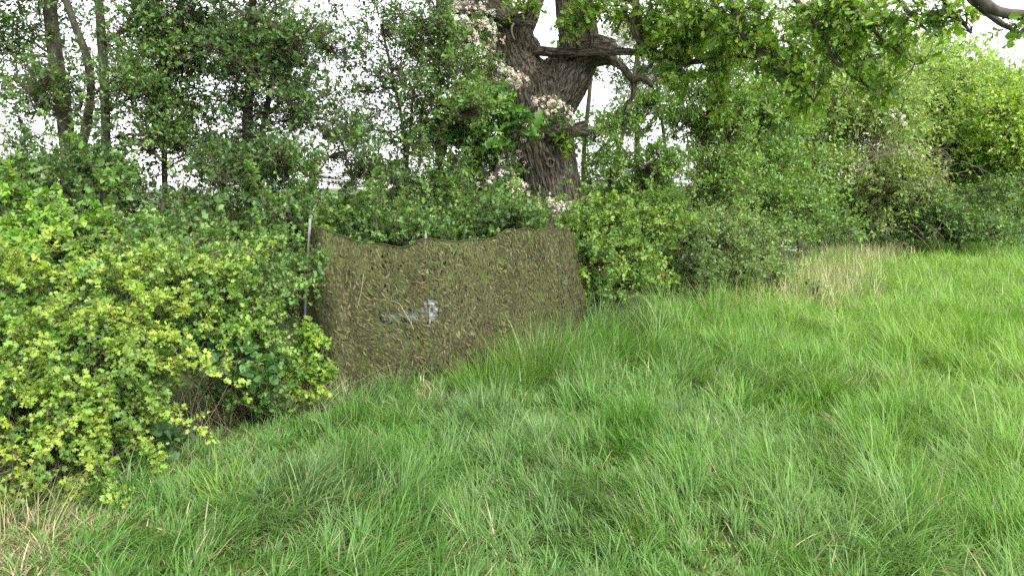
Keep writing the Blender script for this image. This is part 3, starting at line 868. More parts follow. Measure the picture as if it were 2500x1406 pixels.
# ------------------------------------------------------------------ poles
M_pole = noise_mat("green_painted_steel", (0.125, 0.145, 0.11), (0.18, 0.20, 0.16), scale=30, bump=0.1, rough=0.6, spec=0.25, dist=0.002)
def ring(c, R, rr, axis_y=True, n=18, k=8, span=2 * math.pi, start=0):
    a = start + np.linspace(0, span, n)
    pts = np.stack([c[0] + R * np.cos(a), np.full(n, c[1]), c[2] + R * np.sin(a)], 1)
    return tubes(pts[None], np.full((1, n), rr), k)
def pole(label, top_k, bot_k, rad, hook=False, tip=False):
    a, b = at(*top_k), at(*bot_k)
    b[2] = -0.12 + gh(b[0], b[1])
    root = thing("hide_pole", label, "pole", (b[0], b[1], 0), "poles holding up the camouflage net")
    ln = np.linspace(0, 1, 6)[:, None]
    pts = b * (1 - ln) + a * ln
    V, Q = tubes(pts[None], np.full((1, 6), rad), 14)
    ns = len(V)
    V = np.concatenate([V, [pts[-1] + np.array([0, 0, rad * 0.4])]])
    cap = np.array([[5 * 14 + i, 5 * 14 + (i + 1) % 14, ns] for i in range(14)])
    link("shaft", raw_mesh("shaft", V, [Q, cap], None, True), M_pole, root)
    V, Q = tubes((pts[3:5] * 0.5 + pts[3] * 0.5)[None][:, :2] * 1.0 if False else np.stack([pts[4] * 0.97 + pts[3] * 0.03, pts[4] * 0.83 + pts[3] * 0.17])[None], np.full((1, 2), rad * 1.25), 14)
    link("joint_sleeve", raw_mesh("joint_sleeve", V, Q, None, True), M_pole, root)
    if hook:
        V, Q = ring(a + np.array([0.008, 0, 0.012]), 0.014, 0.0035, span=5.2, start=-2.0)
        link("hook", raw_mesh("hook", V, Q, None, True), M_pole, root)
    if tip:
        V, Q = tubes(np.stack([a, a + np.array([0, 0, 0.02]), a + np.array([0, 0, 0.028])])[None], np.array([[rad * 0.7, rad * 0.7, rad * 0.2]]), 10)
        link("tip", raw_mesh("tip", V, Q, None, True), M_pole, root)
    return a, b
pa, _ = pole("tall pale green steel pole with hook at the net's corner", (757, 534, 6.62), (733, 930, 6.62), 0.0115, hook=True)
pole("middle pole poking up through the sagging net", *POLES[0], tip=True)
pole("slim pole behind the net's raised green peak", *POLES[1])
pole("thin pole pressed against the net near its far corner", *POLES[2])
# cord from hook to net corner
c0, c1 = pa + np.array([0.01, 0, 0.0]), G[0, int(NU * 2 / 13)]
tt_ = np.linspace(0, 1, 8)[:, None]
pts = c0 * (1 - tt_) + c1 * tt_ - np.array([0, 0, 0.012]) * np.sin(tt_ * math.pi)
V, Q = tubes(pts[None], np.full((1, 8), 0.0028), 6)
o = link("tie_cord", raw_mesh("tie_cord", V, Q, np.full((len(V), 3), (0.10, 0.11, 0.10))), M_twig)
tag(o, "short grey cord tying the net corner to the hooked pole", "cord")

# ------------------------------------------------------------------ things kept inside the hide, seen through the netting
def crumple(name, label, cat, k, size, mat, seed, amp=0.18):
    c = at(*k)
    r = RNG(seed)
    nu, nv = 40, 24
    th = np.linspace(0, 2 * math.pi, nu, endpoint=False); ph = np.linspace(0.02, math.pi - 0.02, nv)
    PH, TH = np.meshgrid(ph, th, indexing='ij')
    S = np.stack([np.sin(PH) * np.cos(TH), np.sin(PH) * np.sin(TH), np.cos(PH)], -1).reshape(-1, 3)
    S = np.sign(S) * np.abs(S) ** 0.75
    k1 = vnoise(S * np.array([1, 1, 0.4]), 0.9, seed); k2 = np.abs(vnoise(S * np.array([1, 1, 0.5]), 2.2, seed + 1))
    S = S * (1 + amp * k1 - amp * k2)[:, None]
    V = c + S * np.array(size)
    idx = np.arange(nu * nv).reshape(nv, nu)
    Q = np.stack([idx[:-1], np.roll(idx, -1, 1)[:-1], np.roll(idx, -1, 1)[1:], idx[1:]], -1).reshape(-1, 4)
    o = link(name, raw_mesh(name, V, Q, None, True), mat)
    return tag(o, label, cat)
M_white = noise_mat("white_plastic", (0.19, 0.205, 0.215), (0.28, 0.295, 0.305), scale=20, bump=0.3, rough=0.35, spec=0.5)
M_blue = noise_mat("blue_plastic", (0.19, 0.21, 0.25), (0.28, 0.30, 0.34), scale=12, bump=0.3, rough=0.4, spec=0.4)
M_tan = noise_mat("tan_timber", (0.14, 0.098, 0.058), (0.22, 0.16, 0.095), scale=20, bump=0.4, stretch=(1, 1, 0.2))
crumple("plastic_sack", "pale grey crumpled plastic sack showing through the net beside its middle pole", "sack", (1047, 757, 6.655), (0.088, 0.045, 0.125), M_white, 3)
crumple("plastic_sack", "small whitish bundle lying between blue cloth and pale sack", "sack", (1003, 769, 6.64), (0.075, 0.05, 0.075), M_white, 9)
crumple("cloth_bundle", "blue-grey cloth bundle showing faintly through the net", "cloth", (958, 770, 6.64), (0.12, 0.045, 0.07), M_blue, 5)
def board(label, k_top, k_bot, w, seed):
    a, b = at(*k_top), at(*k_bot)
    n = 7
    t = np.linspace(0, 1, n)[:, None]
    P = a * (1 - t) + b * t
    wv = w * (0.8 + 0.2 * np.sin(np.linspace(0.4, 2.6, n)))
    V = []
    for i in range(n):
        for (sx, sy) in ((-1, -1), (1, -1), (1, 1), (-1, 1)):
            V.append(P[i] + np.array([sx * wv[i] / 2 + 0.004 * math.sin(i * 2.3 + seed), sy * 0.008, 0]))
    Q = [[4 * i + j, 4 * i + (j + 1) % 4, 4 * i + 4 + (j + 1) % 4, 4 * i + 4 + j] for i in range(n - 1) for j in range(4)]
    Q += [[0, 3, 2, 1], [4 * n - 4, 4 * n - 3, 4 * n - 2, 4 * n - 1]]
    o = link("timber_slat", raw_mesh("timber_slat", np.array(V), np.array(Q)), M_tan)
    tag(o, label, "slat", "brown slats behind the net")
board("brown timber slat behind the net above the blue bundle", (1008, 672, 6.61), (1006, 905, 6.62), 0.062, 1)
board("brown timber slat behind the net against its middle pole", (1031, 655, 6.625), (1026, 905, 6.635), 0.052, 2)
board("short narrow brown slat behind the net's left half", (903, 678, 6.575), (909, 905, 6.585), 0.030, 3)

# bare twigs and stalks
def stalk(name, label, cat, rows, seed=0, col=(0.42, 0.36, 0.24), forks=0, group=None, mat=None):
    r = RNG(seed)
    s = px_line(rows, 14)
    mb = MB(); V, Q = tubes(s[None, :, :3], s[None, :, 3], 6); mb.add(V, Q, col)
    for k in range(forks):
        i = int(r.integers(3, 12)); d = nrmz(r.normal(size=3) * np.array([1, 0.4, 1]))
        ln = r.uniform(0.02, 0.07)
        q = np.stack([s[i, :3], s[i, :3] + d * ln * 0.5, s[i, :3] + d * ln])
        V, Q = tubes(q[None], np.array([[s[i, 3] * 0.7, s[i, 3] * 0.5, 0.0008]]), 5); mb.add(V, Q, col)
    o = mb.build(name, mat or M_dry, None, True)
    tag(o, label, cat, group)
    return o

G_ST = "dry stalks standing in the grass"
for i, (lab, rows) in enumerate([
    ("long straw stalk leaning over the grass at the picture's bottom", [(1527, 1278, 3.55, 2.4), (1540, 1310, 3.45, 2.6), (1551, 1345, 3.38, 2.8), (1555, 1425, 3.3, 3)]),
    ("bent straw stalk hanging below the bright hawthorn", [(187, 1148, 4.2, 2.0), (180, 1190, 4.2, 2.6), (182, 1240, 4.2, 2.8), (196, 1300, 4.2, 2.6)]),
    ("straw stalk lying across the grass by the bramble", [(548, 1108, 4.75, 1.5), (520, 1128, 4.7, 2.4), (488, 1146, 4.65, 2.2)]),
    ("arched straw stem curling over at the field's near edge", [(75, 1205, 4.0, 1.4), (100, 1190, 4.0, 1.8), (120, 1196, 4.0, 1.8), (124, 1215, 4.0, 1.8), (118, 1242, 4.0, 1.4)]),
    ("thin straw stalk upright against the net", [(889, 662, 6.46, 0.6), (882, 710, 6.45, 0.8), (872, 752, 6.44, 0.8)]),
    ("thin straw stalk crossing the lush field grass", [(2035, 770, 9.0, 1.2), (2060, 805, 8.8, 1.5), (2075, 850, 8.6, 1.5)]),
    ("pale straw stalk in the grass short of the field's right", [(1735, 855, 8.0, 1.4), (1731, 890, 7.8, 1.6), (1725, 940, 7.5, 1.6)]),
    ("straw stalk rising at an angle among lit grass", [(2205, 1045, 5.2, 1.2), (2195, 1100, 5.0, 1.6), (2180, 1170, 4.8, 1.6)]),
    ("short straw stalk beside the longer one at the bottom", [(1652, 1345, 3.45, 1.2), (1655, 1380, 3.4, 1.6), (1656, 1420, 3.35, 1.6)])]):
    rows = [r0 if len(r0) == 4 else (*r0, 1.5) for r0 in rows]
    stalk("dry_stalk", lab, "stalk", rows, i, (0.30, 0.25, 0.15), 0, G_ST)
stalk("bare_twig", "pale bare thorny twig caught on the front of the net", "twig", [(953, 734, 6.50, 0.5), (974, 741, 6.49, 0.7), (988, 763, 6.48, 0.8), (1001, 785, 6.47, 0.9), (1010, 804, 6.47, 0.9)], 1, (0.28, 0.26, 0.17), 7)

# ------------------------------------------------------------------ the old oak
OD = 12.0
def seg(rows):
    return [(px, py, (r4[0] if r4 else OD), r) for (px, py, r, *r4) in rows]
OAK = [
    seg([(1352, 640, 135), (1350, 585, 112), (1349, 540, 92), (1346, 480, 77), (1334, 420, 76), (1322, 370, 80), (1312, 320, 84), (1302, 270, 92), (1296, 225, 98)]),
    seg([(1288, 250, 88), (1258, 185, 78), (1240, 130, 62), (1225, 75, 55), (1185, 15, 50), (1120, -70, 46), (1050, -190, 40)]),
    seg([(1318, 255, 85), (1366, 205, 66), (1402, 150, 56), (1412, 90, 47), (1404, 20, 44), (1396, -90, 42), (1400, -260, 36)]),
    seg([(1240, 160, 45), (1280, 122, 38), (1300, 118, 24, 11.85)]),                                      # burl
    seg([(1285, 122, 26, 11.8), (1272, 82, 30, 11.75), (1290, 52, 22, 11.7), (1306, 10, 19, 11.7), (1322, -60, 17, 11.7), (1345, -200, 14, 11.7)]),
    seg([(1292, 56, 21, 11.7), (1240, 48, 15, 11.55), (1195, 33, 14, 11.4), (1140, 22, 15, 11.2), (1100, 14, 17, 11.1), (1066, -20, 16, 11.0), (1020, -90, 13, 10.8)]),
    seg([(1405, 150, 42, 11.9), (1445, 120, 34, 11.75), (1480, 118, 27, 11.7), (1503, 118, 22, 11.7)]),      # sawn stub
    seg([(1440, 148, 20, 11.8), (1490, 146, 14, 11.6), (1524, 168, 10, 11.5), (1546, 196, 9, 11.45), (1562, 190, 8, 11.4), (1580, 198, 8, 11.4), (1594, 214, 5, 11.4)]),
    seg([(1544, 190, 8, 11.45), (1548, 215, 7, 11.45), (1543, 240, 6, 11.4), (1528, 255, 5, 11.4), (1522, 284, 3.5, 11.4)]),
    seg([(1330, 325, 40, 11.7), (1380, 318, 22, 11.45), (1418, 322, 13, 11.4), (1440, 324, 8, 11.4)]),       # broken low stub
    seg([(1395, 318, 13, 11.42), (1420, 306, 10, 11.4), (1436, 302, 6, 11.4)]),
    seg([(1225, 215, 34, 11.75), (1190, 206, 20, 11.6), (1165, 190, 12, 11.5), (1145, 165, 8, 11.4)]),
    seg([(1300, 122, 13, 11.75), (1380, 130, 12, 11.5), (1500, 126, 10, 11.3), (1570, 132, 9, 11.0), (1640, 152, 8, 10.7), (1700, 152, 7, 10.4), (1790, 138, 5, 10.0), (1900, 150, 3.5, 9.6)]),
    seg([(1470, -110, 16, 10.9), (1500, -25, 14, 10.9), (1556, 8, 12, 10.8), (1546, 55, 11, 10.8), (1560, 98, 9, 10.75), (1605, 130, 8, 10.7), (1645, 150, 7, 10.65)]),
]
oak = thing("oak_tree", "massive old oak with thick forked trunk and deeply ridged bark", "tree", (at(1350, 640, OD)[0], OD, 0))
S = [px_line(rw, 22) for rw in OAK]
S[0][0, 2] = min(S[0][0, 2], -0.1)
# union of the limbs, voxel-remeshed, then ridged
mb = MB()
for s in S:
    s2 = np.concatenate([s, s[-1:]]); s2[-1, :3] += (s[-1, :3] - s[-2, :3]) * 0.15; s2[-1, 3] = 0.004
    s0 = s2[:1].copy(); s0[0, :3] -= (s2[1, :3] - s2[0, :3]) * 0.1; s0[0, 3] = 0.004
    s2 = np.concatenate([s0, s2])
    V, Q = tubes(s2[None, :, :3], s2[None, :, 3], 20)
    mb.add(V, Q)
    n = len(s2)
    ctr = np.stack([s2[0, :3], s2[-1, :3]])
    caps = [[i, (i + 1) % 20, 20 * n] for i in range(20)] + [[(n - 1) * 20 + i, (n - 1) * 20 + (i + 1) % 20, 20 * n + 1] for i in range(20)]
    V2 = np.concatenate([V, ctr])
    mb.add(V2, np.array(caps))
tmp = mb.mesh("oak_tmp")
to = bpy.data.objects.new("oak_tmp", tmp); C.objects.link(to)
md = to.modifiers.new("r", 'REMESH'); md.mode = 'VOXEL'; md.voxel_size = 0.0165
sm = to.modifiers.new("s", 'SMOOTH'); sm.factor = 0.5; sm.iterations = 9
dg = bpy.context.evaluated_depsgraph_get()
ev = to.evaluated_get(dg)
em = ev.to_mesh()
nv = len(em.vertices)
V = np.empty(nv * 3, np.float32); em.vertices.foreach_get("co", V); V = V.reshape(-1, 3).astype(float)
Nn = np.empty(nv * 3, np.float32); em.vertices.foreach_get("normal", Nn); Nn = Nn.reshape(-1, 3).astype(float)
Q = np.array([tuple(p.vertices) for p in em.polygons if len(p.vertices) == 4], int)
ev.to_mesh_clear()
bpy.data.objects.remove(to); bpy.data.meshes.remove(tmp)
allp = np.concatenate([np.concatenate([s, np.full((len(s), 1), k), np.concatenate([[0], np.cumsum(np.linalg.norm(np.diff(s[:, :3], axis=0), axis=1))])[:, None]], 1) for k, s in enumerate(S)])
best = np.empty(nv, int)
for a in range(0, nv, 4000):
    D = np.linalg.norm(V[a:a + 4000, None, :] - allp[None, :, :3], axis=2) / (allp[None, :, 3] + 0.03)
    best[a:a + 4000] = D.argmin(1)
node = allp[best]
tangs = np.concatenate([nrmz(np.gradient(s[:, :3], axis=0)) for s in S])[best]
rel = V - node[:, :3]
ax = (rel * tangs).sum(1)
radial = rel - ax[:, None] * tangs
# growth coordinates: radial position (two axes) and length along the limb
ref = np.where(np.abs(tangs[:, 2:3]) > 0.5, np.array([[1.0, 0, 0]]), np.array([[0, 0, 1.0]]))
e1 = nrmz(ref - (ref * tangs).sum(1, keepdims=True) * tangs); e2 = np.cross(tangs, e1)
grow = np.stack([(radial * e1).sum(1), (radial * e2).sum(1), node[:, 5] + ax], 1) + node[:, 4:5] * 3.1
h = np.empty(nv)
wl = 0.16
for i in range(nv):
    g = grow[i]
    w = mnoise.noise((g[0] * 2.2, g[1] * 2.2, g[2] * 2.5)) * 0.10
    a = mnoise.noise((g[0] * 19 + w * 8, g[1] * 19 - w * 8, g[2] * 1.9))
    b = mnoise.noise((g[0] * 31 + w * 20, g[1] * 31, g[2] * 5.0 + 9))
    c = mnoise.noise((g[0] * 2.6, g[1] * 2.6, g[2] * 2.0 + 40))
    h[i] = (0.42 - min(1.0, abs(a) * 2.6)) * 1.0 + b * 0.35 + c * 1.0
rn = np.linalg.norm(radial, axis=1)
amp = np.clip(node[:, 3] * 0.09, 0.003, 0.026)
# burr swelling round the knot
kp = at(1347, 402, 11.52)
dk = np.linalg.norm(V - kp, axis=1)
V = V + Nn * (h * amp)[:, None] + Nn * (0.045 * np.exp(-(dk / 0.17) ** 2) - 0.05 * np.exp(-(dk / 0.05) ** 2))[:, None]
me = raw_mesh("trunk", V, Q, None, True, {"grow": grow})
link("trunk", me, M_oak, oak)
# the pale callus ring of the knot
kc = V[np.argmin(np.linalg.norm(V - (kp + np.array([0, -0.1, 0])), axis=1))]
a_ = np.linspace(0, 2 * math.pi, 26)
pts = np.stack([kc[0] + 0.055 * np.cos(a_) * (1 + 0.08 * np.sin(3 * a_)), kc[1] - 0.022 + 0.012 * np.cos(a_), kc[2] + 0.06 * np.sin(a_)], 1)
Vk, Qk = tubes(pts[None], np.full((1, 26), 0.014) * (1 + 0.2 * np.sin(a_ * 4))[None], 8)
link("knot", raw_mesh("knot", Vk, Qk, None, True), noise_mat("knot_callus", (0.075, 0.062, 0.05), (0.16, 0.135, 0.105), scale=30), oak)
# hanging splinter of dead wood under the limb
s = px_line([(1254, 58, 11.3, 3), (1249, 70, 11.27, 3), (1251, 84, 11.25, 2.4), (1257, 98, 11.23, 1.2)], 10)
stem_obj(s, oak, noise_mat("dead_wood", (0.12, 0.10, 0.075), (0.22, 0.19, 0.14), scale=20), "splinter", 6, 4)

# leafy oak branches that hang towards the field
def limb(rows, seed):
    s = px_line(rows, 20)
    stem_obj(s, oak, M_bark, "limb", 8, seed, 0.12)
    return s
LB = [limb(rows, 300 + i) for i, rows in enumerate([
    [(1690, -120, 10.2, 9), (1770, -20, 9.8, 7), (1800, 40, 9.6, 6), (1803, 75, 9.5, 6), (1850, 125, 9.4, 5), (1915, 185, 9.2, 3.6), (1945, 235, 9.1, 2.5), (1968, 262, 9.1, 1.5)],
    [(1850, -130, 9.4, 9), (1925, -25, 9.2, 7), (1990, 62, 9.0, 6), (2020, 105, 8.9, 5), (2030, 140, 8.9, 4), (2085, 190, 8.8, 3), (2180, 250, 8.7, 1.5)],
    [(1990, -120, 8.9, 9), (2050, -20, 8.7, 7), (2110, 50, 8.6, 5), (2170, 110, 8.5, 3), (2225, 150, 8.5, 1.5)],
    [(2240, -110, 8.2, 9), (2290, -20, 8.1, 7), (2330, 30, 8.0, 6), (2372, 82, 8.0, 3)],
    [(2290, -90, 7.2, 11), (2375, 2, 7.1, 9), (2410, 32, 7.1, 8), (2450, 62, 7.0, 7), (2488, 80, 7.0, 5)],
    [(2330, -80, 7.2, 14), (2400, 4, 7.0, 13), (2440, 28, 6.9, 12), (2510, 40, 6.8, 12), (2620, 48, 6.6, 11)],
    [(1560, -110, 10.9, 8), (1680, -30, 10.3, 5), (1720, 30, 10.2, 4), (1708, 20, 10.2, 3)],
    [(2140, -100, 8.6, 7), (2190, -10, 8.5, 6), (2240, 55, 8.4, 4), (2290, 90, 8.4, 2)],
])]
LB2 = LB + [S[12], S[13]]
r = RNG(401)
OB = [blob(px, py, d, rx, ry, 0.35) for (px, py, d, rx, ry) in [
    (1500, 25, 11, 50, 30), (1585, 60, 10.8, 55, 45), (1630, 25, 10.5, 70, 35), (1690, 75, 10.3, 65, 50), (1640, 110, 10.5, 60, 35),
    (1750, 30, 9.9, 70, 40), (1775, 105, 9.9, 60, 40), (1840, 45, 9.5, 60, 45), (1860, 115, 9.4, 50, 40), (1915, 120, 9.3, 45, 45), (1920, 180, 9.2, 45, 45),
    (1962, 215, 9.1, 34, 40), (1972, 255, 9.1, 22, 22), (2005, 40, 9.0, 60, 45), (2065, 45, 8.8, 60, 45), (2060, 115, 8.9, 40, 35), (2105, 160, 8.8, 45, 32), (2150, 215, 8.7, 36, 30), (2182, 248, 8.7, 22, 18),
    (2140, 60, 8.6, 55, 40), (2195, 105, 8.5, 42, 38), (2228, 150, 8.5, 26, 24), (2255, 30, 8.2, 70, 32), (2320, 45, 8.1, 45, 28),
    (1655, 185, 10.4, 36, 30), (1745, 180, 10.2, 45, 30), (1762, 240, 10.2, 26, 30), (2485, 70, 6.9, 26, 24), (1280, 14, 11.3, 36, 18), (1425, 30, 11.1, 45, 32), (1385, 62, 11.1, 26, 20),
    (1385, 345, 11.35, 16, 12)]]
P, Ls = shoots(r, OB, 1150, 0.24, -0.25, 0.1, None, 2, 0.5, -1.0, 0.55)
mbw = wood(r, P, Ls, LB2, 150, 0.003, 0.011, col=(0.055, 0.048, 0.036))
mbw.build("branches", M_twig, oak, stuff=True)
L = leaves_on(r, P, 9, 0.072, G_OAK, upn=0.7, out=0.5, droop=0.15)
L = leaf_parts(r, oak, T_oak, L, 300, G_OAK)
leaves_obj("foliage", T_oak, L, r, oak)
# the rest of the crown, over and beyond the frame
r = RNG(402)
c0 = at(1340, -500, 12.0)
CB = []
for k in range(46):
    u = rand_unit(r, 1)[0]; u[2] = abs(u[2])
    q = np.array([c0[0] + 0.6, 12.0, 7.4]) + u * np.array([6.2, 6.0, 5.0]) * r.uniform(0.55, 1.0)
    if q[2] - 0.9 < 1.6 + 0.30 * q[1] and abs(q[0]) < 0.72 * q[1] + 0.5: q[2] = 2.6 + 0.30 * q[1] + r.uniform(0, 1.5)
    CB.append((q, np.array([1.5, 1.5, 0.9]), 1.0))
P, Ls = shoots(r, CB, 3600, 0.4, 0.2, 0.3, None, 2, 0.5, -0.8, 0.5)
lim = [np.concatenate([np.linspace(S[k][-1, :3], CB[j][0], 10), np.linspace(S[k][-1, 3], 0.03, 10)[:, None]], 1) for j, k in [(0, 1), (3, 1), (6, 2), (9, 2), (12, 4), (15, 4), (18, 1), (21, 2), (24, 5)]]
for i, s in enumerate(lim): stem_obj(s, oak, M_bark, "limb", 8, 350 + i)
mbw = wood(r, P, Ls, lim, 120, 0.004, 0.03, col=(0.055, 0.048, 0.036), subset=0.5)
mbw.build("upper_branches", M_twig, oak, stuff=True)
L = leaves_on(r, P, 8, 0.12, G_OAK)
leaves_obj("upper_foliage", T_dia, L, r, oak)

# ------------------------------------------------------------------ hedge trees
def base_of(px, d):
    x = (px - CX) / F * d
    return (x, d, float(gh(x, d)))

HT = "hedge trees against the white sky"
plant("hedge_tree", "twin-stemmed hedge tree with thick ivy-flecked trunk at the far left", "tree", 501, base_of(180, 9.6),
      [[(108, -90, 9.6, 15), (125, 60, 9.6, 16), (142, 190, 9.6, 17), (160, 310, 9.6, 19), (176, 420, 9.6, 22), (182, 590, 9.6, 26)],
       [(140, -60, 9.4, 8), (185, 70, 9.4, 9), (212, 140, 9.4, 10), (222, 215, 9.45, 10), (212, 300, 9.5, 11), (192, 390, 9.55, 12), (184, 480, 9.6, 14)]],
      [blob(70, 190, 9.6, 150, 270, .9)] + rect_blobs(1, -60, -40, 130, 130, 9.6, 4, 75) + rect_blobs(2, -60, 120, 190, 400, 9.5, 6, 60) + rect_blobs(3, 90, 180, 260, 420, 9.5, 4, 40) + rect_blobs(31, -60, -160, 260, -40, 9.6, 5, 90),
      1900, T_oval, 0.040, G_MID + G_DARK[1:2], per=9, clump=-0.5, clump_f=3.2, shell=0.04, length=0.28, group=HT)
plant("hedge_tree", "slender straight hedge tree with a forked side branch near its top", "tree", 502, base_of(262, 9.3),
      [[(233, -100, 9.3, 9), (245, 60, 9.3, 10), (252, 160, 9.3, 11), (257, 280, 9.3, 11), (259, 400, 9.3, 12), (263, 600, 9.3, 14)],
       [(252, 98, 9.3, 8), (285, 88, 9.25, 6), (320, 45, 9.2, 4), (360, 0, 9.2, 2.5)]],
      [blob(330, 220, 9.3, 120, 260, .8)] + rect_blobs(4, 250, 20, 430, 230, 9.3, 4, 50) + rect_blobs(5, 230, 250, 400, 430, 9.2, 4, 46) + rect_blobs(32, 200, -160, 420, -30, 9.4, 5, 70),
      1250, T_oval, 0.040, G_MID, per=9, clump=-0.5, clump_f=3.2, shell=0.04, length=0.26, group=HT)
plant("hedge_tree", "thin hedge sapling with sparse foliage left of the dense hawthorn", "tree", 503, base_of(404, 9.6),
      [[(392, -100, 9.6, 5), (394, 100, 9.6, 6), (398, 260, 9.6, 6), (402, 440, 9.6, 7), (405, 600, 9.6, 8)]],
      [blob(430, 230, 9.6, 120, 260, .8)] + rect_blobs(6, 330, 20, 520, 200, 9.6, 4, 50) + rect_blobs(7, 330, 200, 530, 470, 9.5, 8, 46),
      1300, T_oval, 0.040, G_MID + G_LIGHT[:1], per=9, clump=-0.5, clump_f=3.2, shell=0.04, length=0.26, group=HT)
plant("hawthorn_tree", "tall dense dark hawthorn with white blossom high in its crown", "tree", 504, base_of(615, 9.4),
      [[(614, -110, 9.5, 8), (618, 60, 9.5, 10), (612, 190, 9.5, 11), (604, 310, 9.5, 12), (612, 450, 9.45, 16), (618, 640, 9.4, 22)],
       [(690, 60, 9.4, 4), (665, 200, 9.4, 6), (640, 330, 9.4, 8), (628, 470, 9.4, 12), (622, 620, 9.4, 14)]],
      [blob(670, 180, 9.5, 180, 200, .9), blob(740, 300, 9.4, 120, 90, .6), blob(590, 290, 9.4, 70, 80, .5)] + rect_blobs(8, 540, 40, 800, 300, 9.5, 10, 74) + rect_blobs(9, 470, 0, 700, 160, 9.5, 8, 56) + rect_blobs(10, 680, -20, 840, 120, 9.5, 6, 46)
      + rect_blobs(11, 520, 350, 760, 470, 9.2, 12, 60) + rect_blobs(12, 720, 330, 900, 460, 9.3, 7, 46) + rect_blobs(33, 440, -150, 820, -20, 9.5, 8, 80) + rect_blobs(34, 520, 480, 720, 560, 9.3, 4, 45),
      4500, T_haw, 0.038, G_MID + G_DARK[:2], per=9, clump=-0.7, clump_f=3.0, shell=0.05, length=0.26, ncl=130, group=HT,
      blossom=dict(blobs=[blob(440, 20, 9.3, 45, 40, .3), blob(560, 25, 9.3, 60, 35, .3), blob(700, 60, 9.3, 80, 50, .3), blob(790, 90, 9.3, 50, 40, .3), blob(790, 250, 9.3, 40, 40, .3)], n=230, cols=WHITE, per=9))
plant("hedge_tree", "wispy hedge sapling in the bright gap beside the hawthorn", "tree", 505, base_of(990, 10.0),
      [[(930, 60, 10, 3), (960, 190, 10, 3.5), (985, 320, 10, 4), (990, 440, 10, 5), (992, 600, 10, 6)],
       [(1010, 220, 10, 2), (1000, 330, 10, 3), (992, 430, 10, 4)]],
      [blob(945, 250, 10, 130, 270, .8), blob(870, 410, 9.8, 90, 60, .5)] + rect_blobs(13, 840, 0, 1060, 270, 10, 6, 44) + rect_blobs(14, 840, 280, 1050, 480, 9.9, 9, 50),
      1300, T_oval, 0.038, G_MID + G_GREY[:1], per=8, clump=-0.5, clump_f=3.2, shell=0.04, length=0.24, group=HT)
plant("hedge_tree", "leafy green sapling with thin dark trunk just left of the oak", "tree", 506, base_of(1075, 10.2),
      [[(1070, -40, 10.2, 5), (1072, 150, 10.2, 6), (1070, 300, 10.2, 7), (1072, 430, 10.2, 8), (1077, 620, 10.2, 9)]],
      [blob(1090, 280, 10.1, 110, 260, .8)] + rect_blobs(15, 1000, 180, 1200, 420, 10.1, 9, 52) + rect_blobs(16, 1030, 400, 1190, 520, 10.0, 10, 46) + rect_blobs(17, 980, 0, 1110, 180, 10.1, 7, 34),
      2000, T_oval, 0.041, G_MID + G_LIGHT[:2], per=9, clump=-0.5, clump_f=3.2, shell=0.04, length=0.26, group=HT)
plant("may_tree", "hawthorn covered in pink-white blossom growing up in front of the oak trunk", "tree", 507, base_of(1225, 10.9),
      [[(1130, 60, 10.8, 4), (1170, 170, 10.8, 6), (1185, 290, 10.8, 8), (1205, 420, 10.8, 10), (1228, 620, 10.9, 14)],
       [(1370, 290, 10.9, 3), (1300, 330, 10.8, 4), (1250, 400, 10.8, 6), (1225, 500, 10.8, 9)]],
      [blob(1115, 120, 10.8, 50, 65, .4), blob(1165, 80, 10.8, 40, 35, .3), blob(1140, 185, 10.8, 40, 35, .3), blob(1190, 310, 10.7, 70, 60, .4), blob(1255, 330, 10.7, 50, 40, .3),
       blob(1200, 420, 10.7, 70, 60, .4), blob(1210, 500, 10.6, 80, 60, .5), blob(1290, 520, 10.6, 60, 30, .3), blob(1345, 300, 10.8, 45, 26, .2), blob(1215, 385, 10.6, 40, 30, .2), blob(1130, 500, 10.6, 60, 60, .4), blob(1250, 550, 10.6, 80, 40, .4)],
      1150, T_haw, 0.045, G_MID + G_GREY, per=8, length=0.22,
      blossom=dict(blobs=[blob(1120, 120, 10.7, 60, 75, .3, 1.0), blob(1175, 100, 10.65, 36, 40, .25, 1.4), blob(1140, 165, 10.6, 40, 30, .2), blob(1185, 205, 10.6, 40, 10, .12, 2.0), blob(1232, 193, 10.6, 34, 14, .12, 3),
                          blob(1262, 202, 10.6, 22, 10, .1, 3), blob(1345, 280, 10.7, 50, 30, .2, 1.8), blob(1265, 325, 10.6, 30, 16, .15, 2), blob(1225, 385, 10.6, 24, 22, .12, 2), blob(1210, 455, 10.5, 40, 30, .25),
                          blob(1345, 508, 10.5, 24, 14, .1, 4), blob(1390, 518, 10.5, 34, 8, .1, 4), blob(1228, 540, 10.5, 12, 10, .08, 2), blob(1265, 470, 10.5, 30, 24, .2), blob(1130, 110, 10.6, 85, 100, .4, 0.35), blob(1200, 430, 10.5, 80, 90, .4, 0.3)],
                   n=860, cols=PINK, per=12, rad=0.036, fs=0.021))
plant("field_maple", "bright green lobed maple leaves climbing before the oak's trunk", "tree", 508, base_of(1180, 10.4),
      [[(1290, 290, 10.3, 2), (1250, 330, 10.3, 3), (1210, 420, 10.35, 5), (1185, 620, 10.4, 7)], [(1150, 230, 10.3, 2), (1170, 330, 10.35, 4), (1182, 460, 10.4, 5)]],
      [blob(1140, 260, 10.3, 45, 40, .25), blob(1220, 270, 10.2, 30, 30, .2), blob(1275, 300, 10.2, 35, 26, .2), blob(1110, 330, 10.3, 50, 40, .3), blob(1180, 350, 10.2, 50, 30, .3)],
      260, T_maple, 0.085, [(0.06, 0.14, 0.028), (0.075, 0.16, 0.03), (0.05, 0.115, 0.03)], per=7, length=0.25, ncl=30)

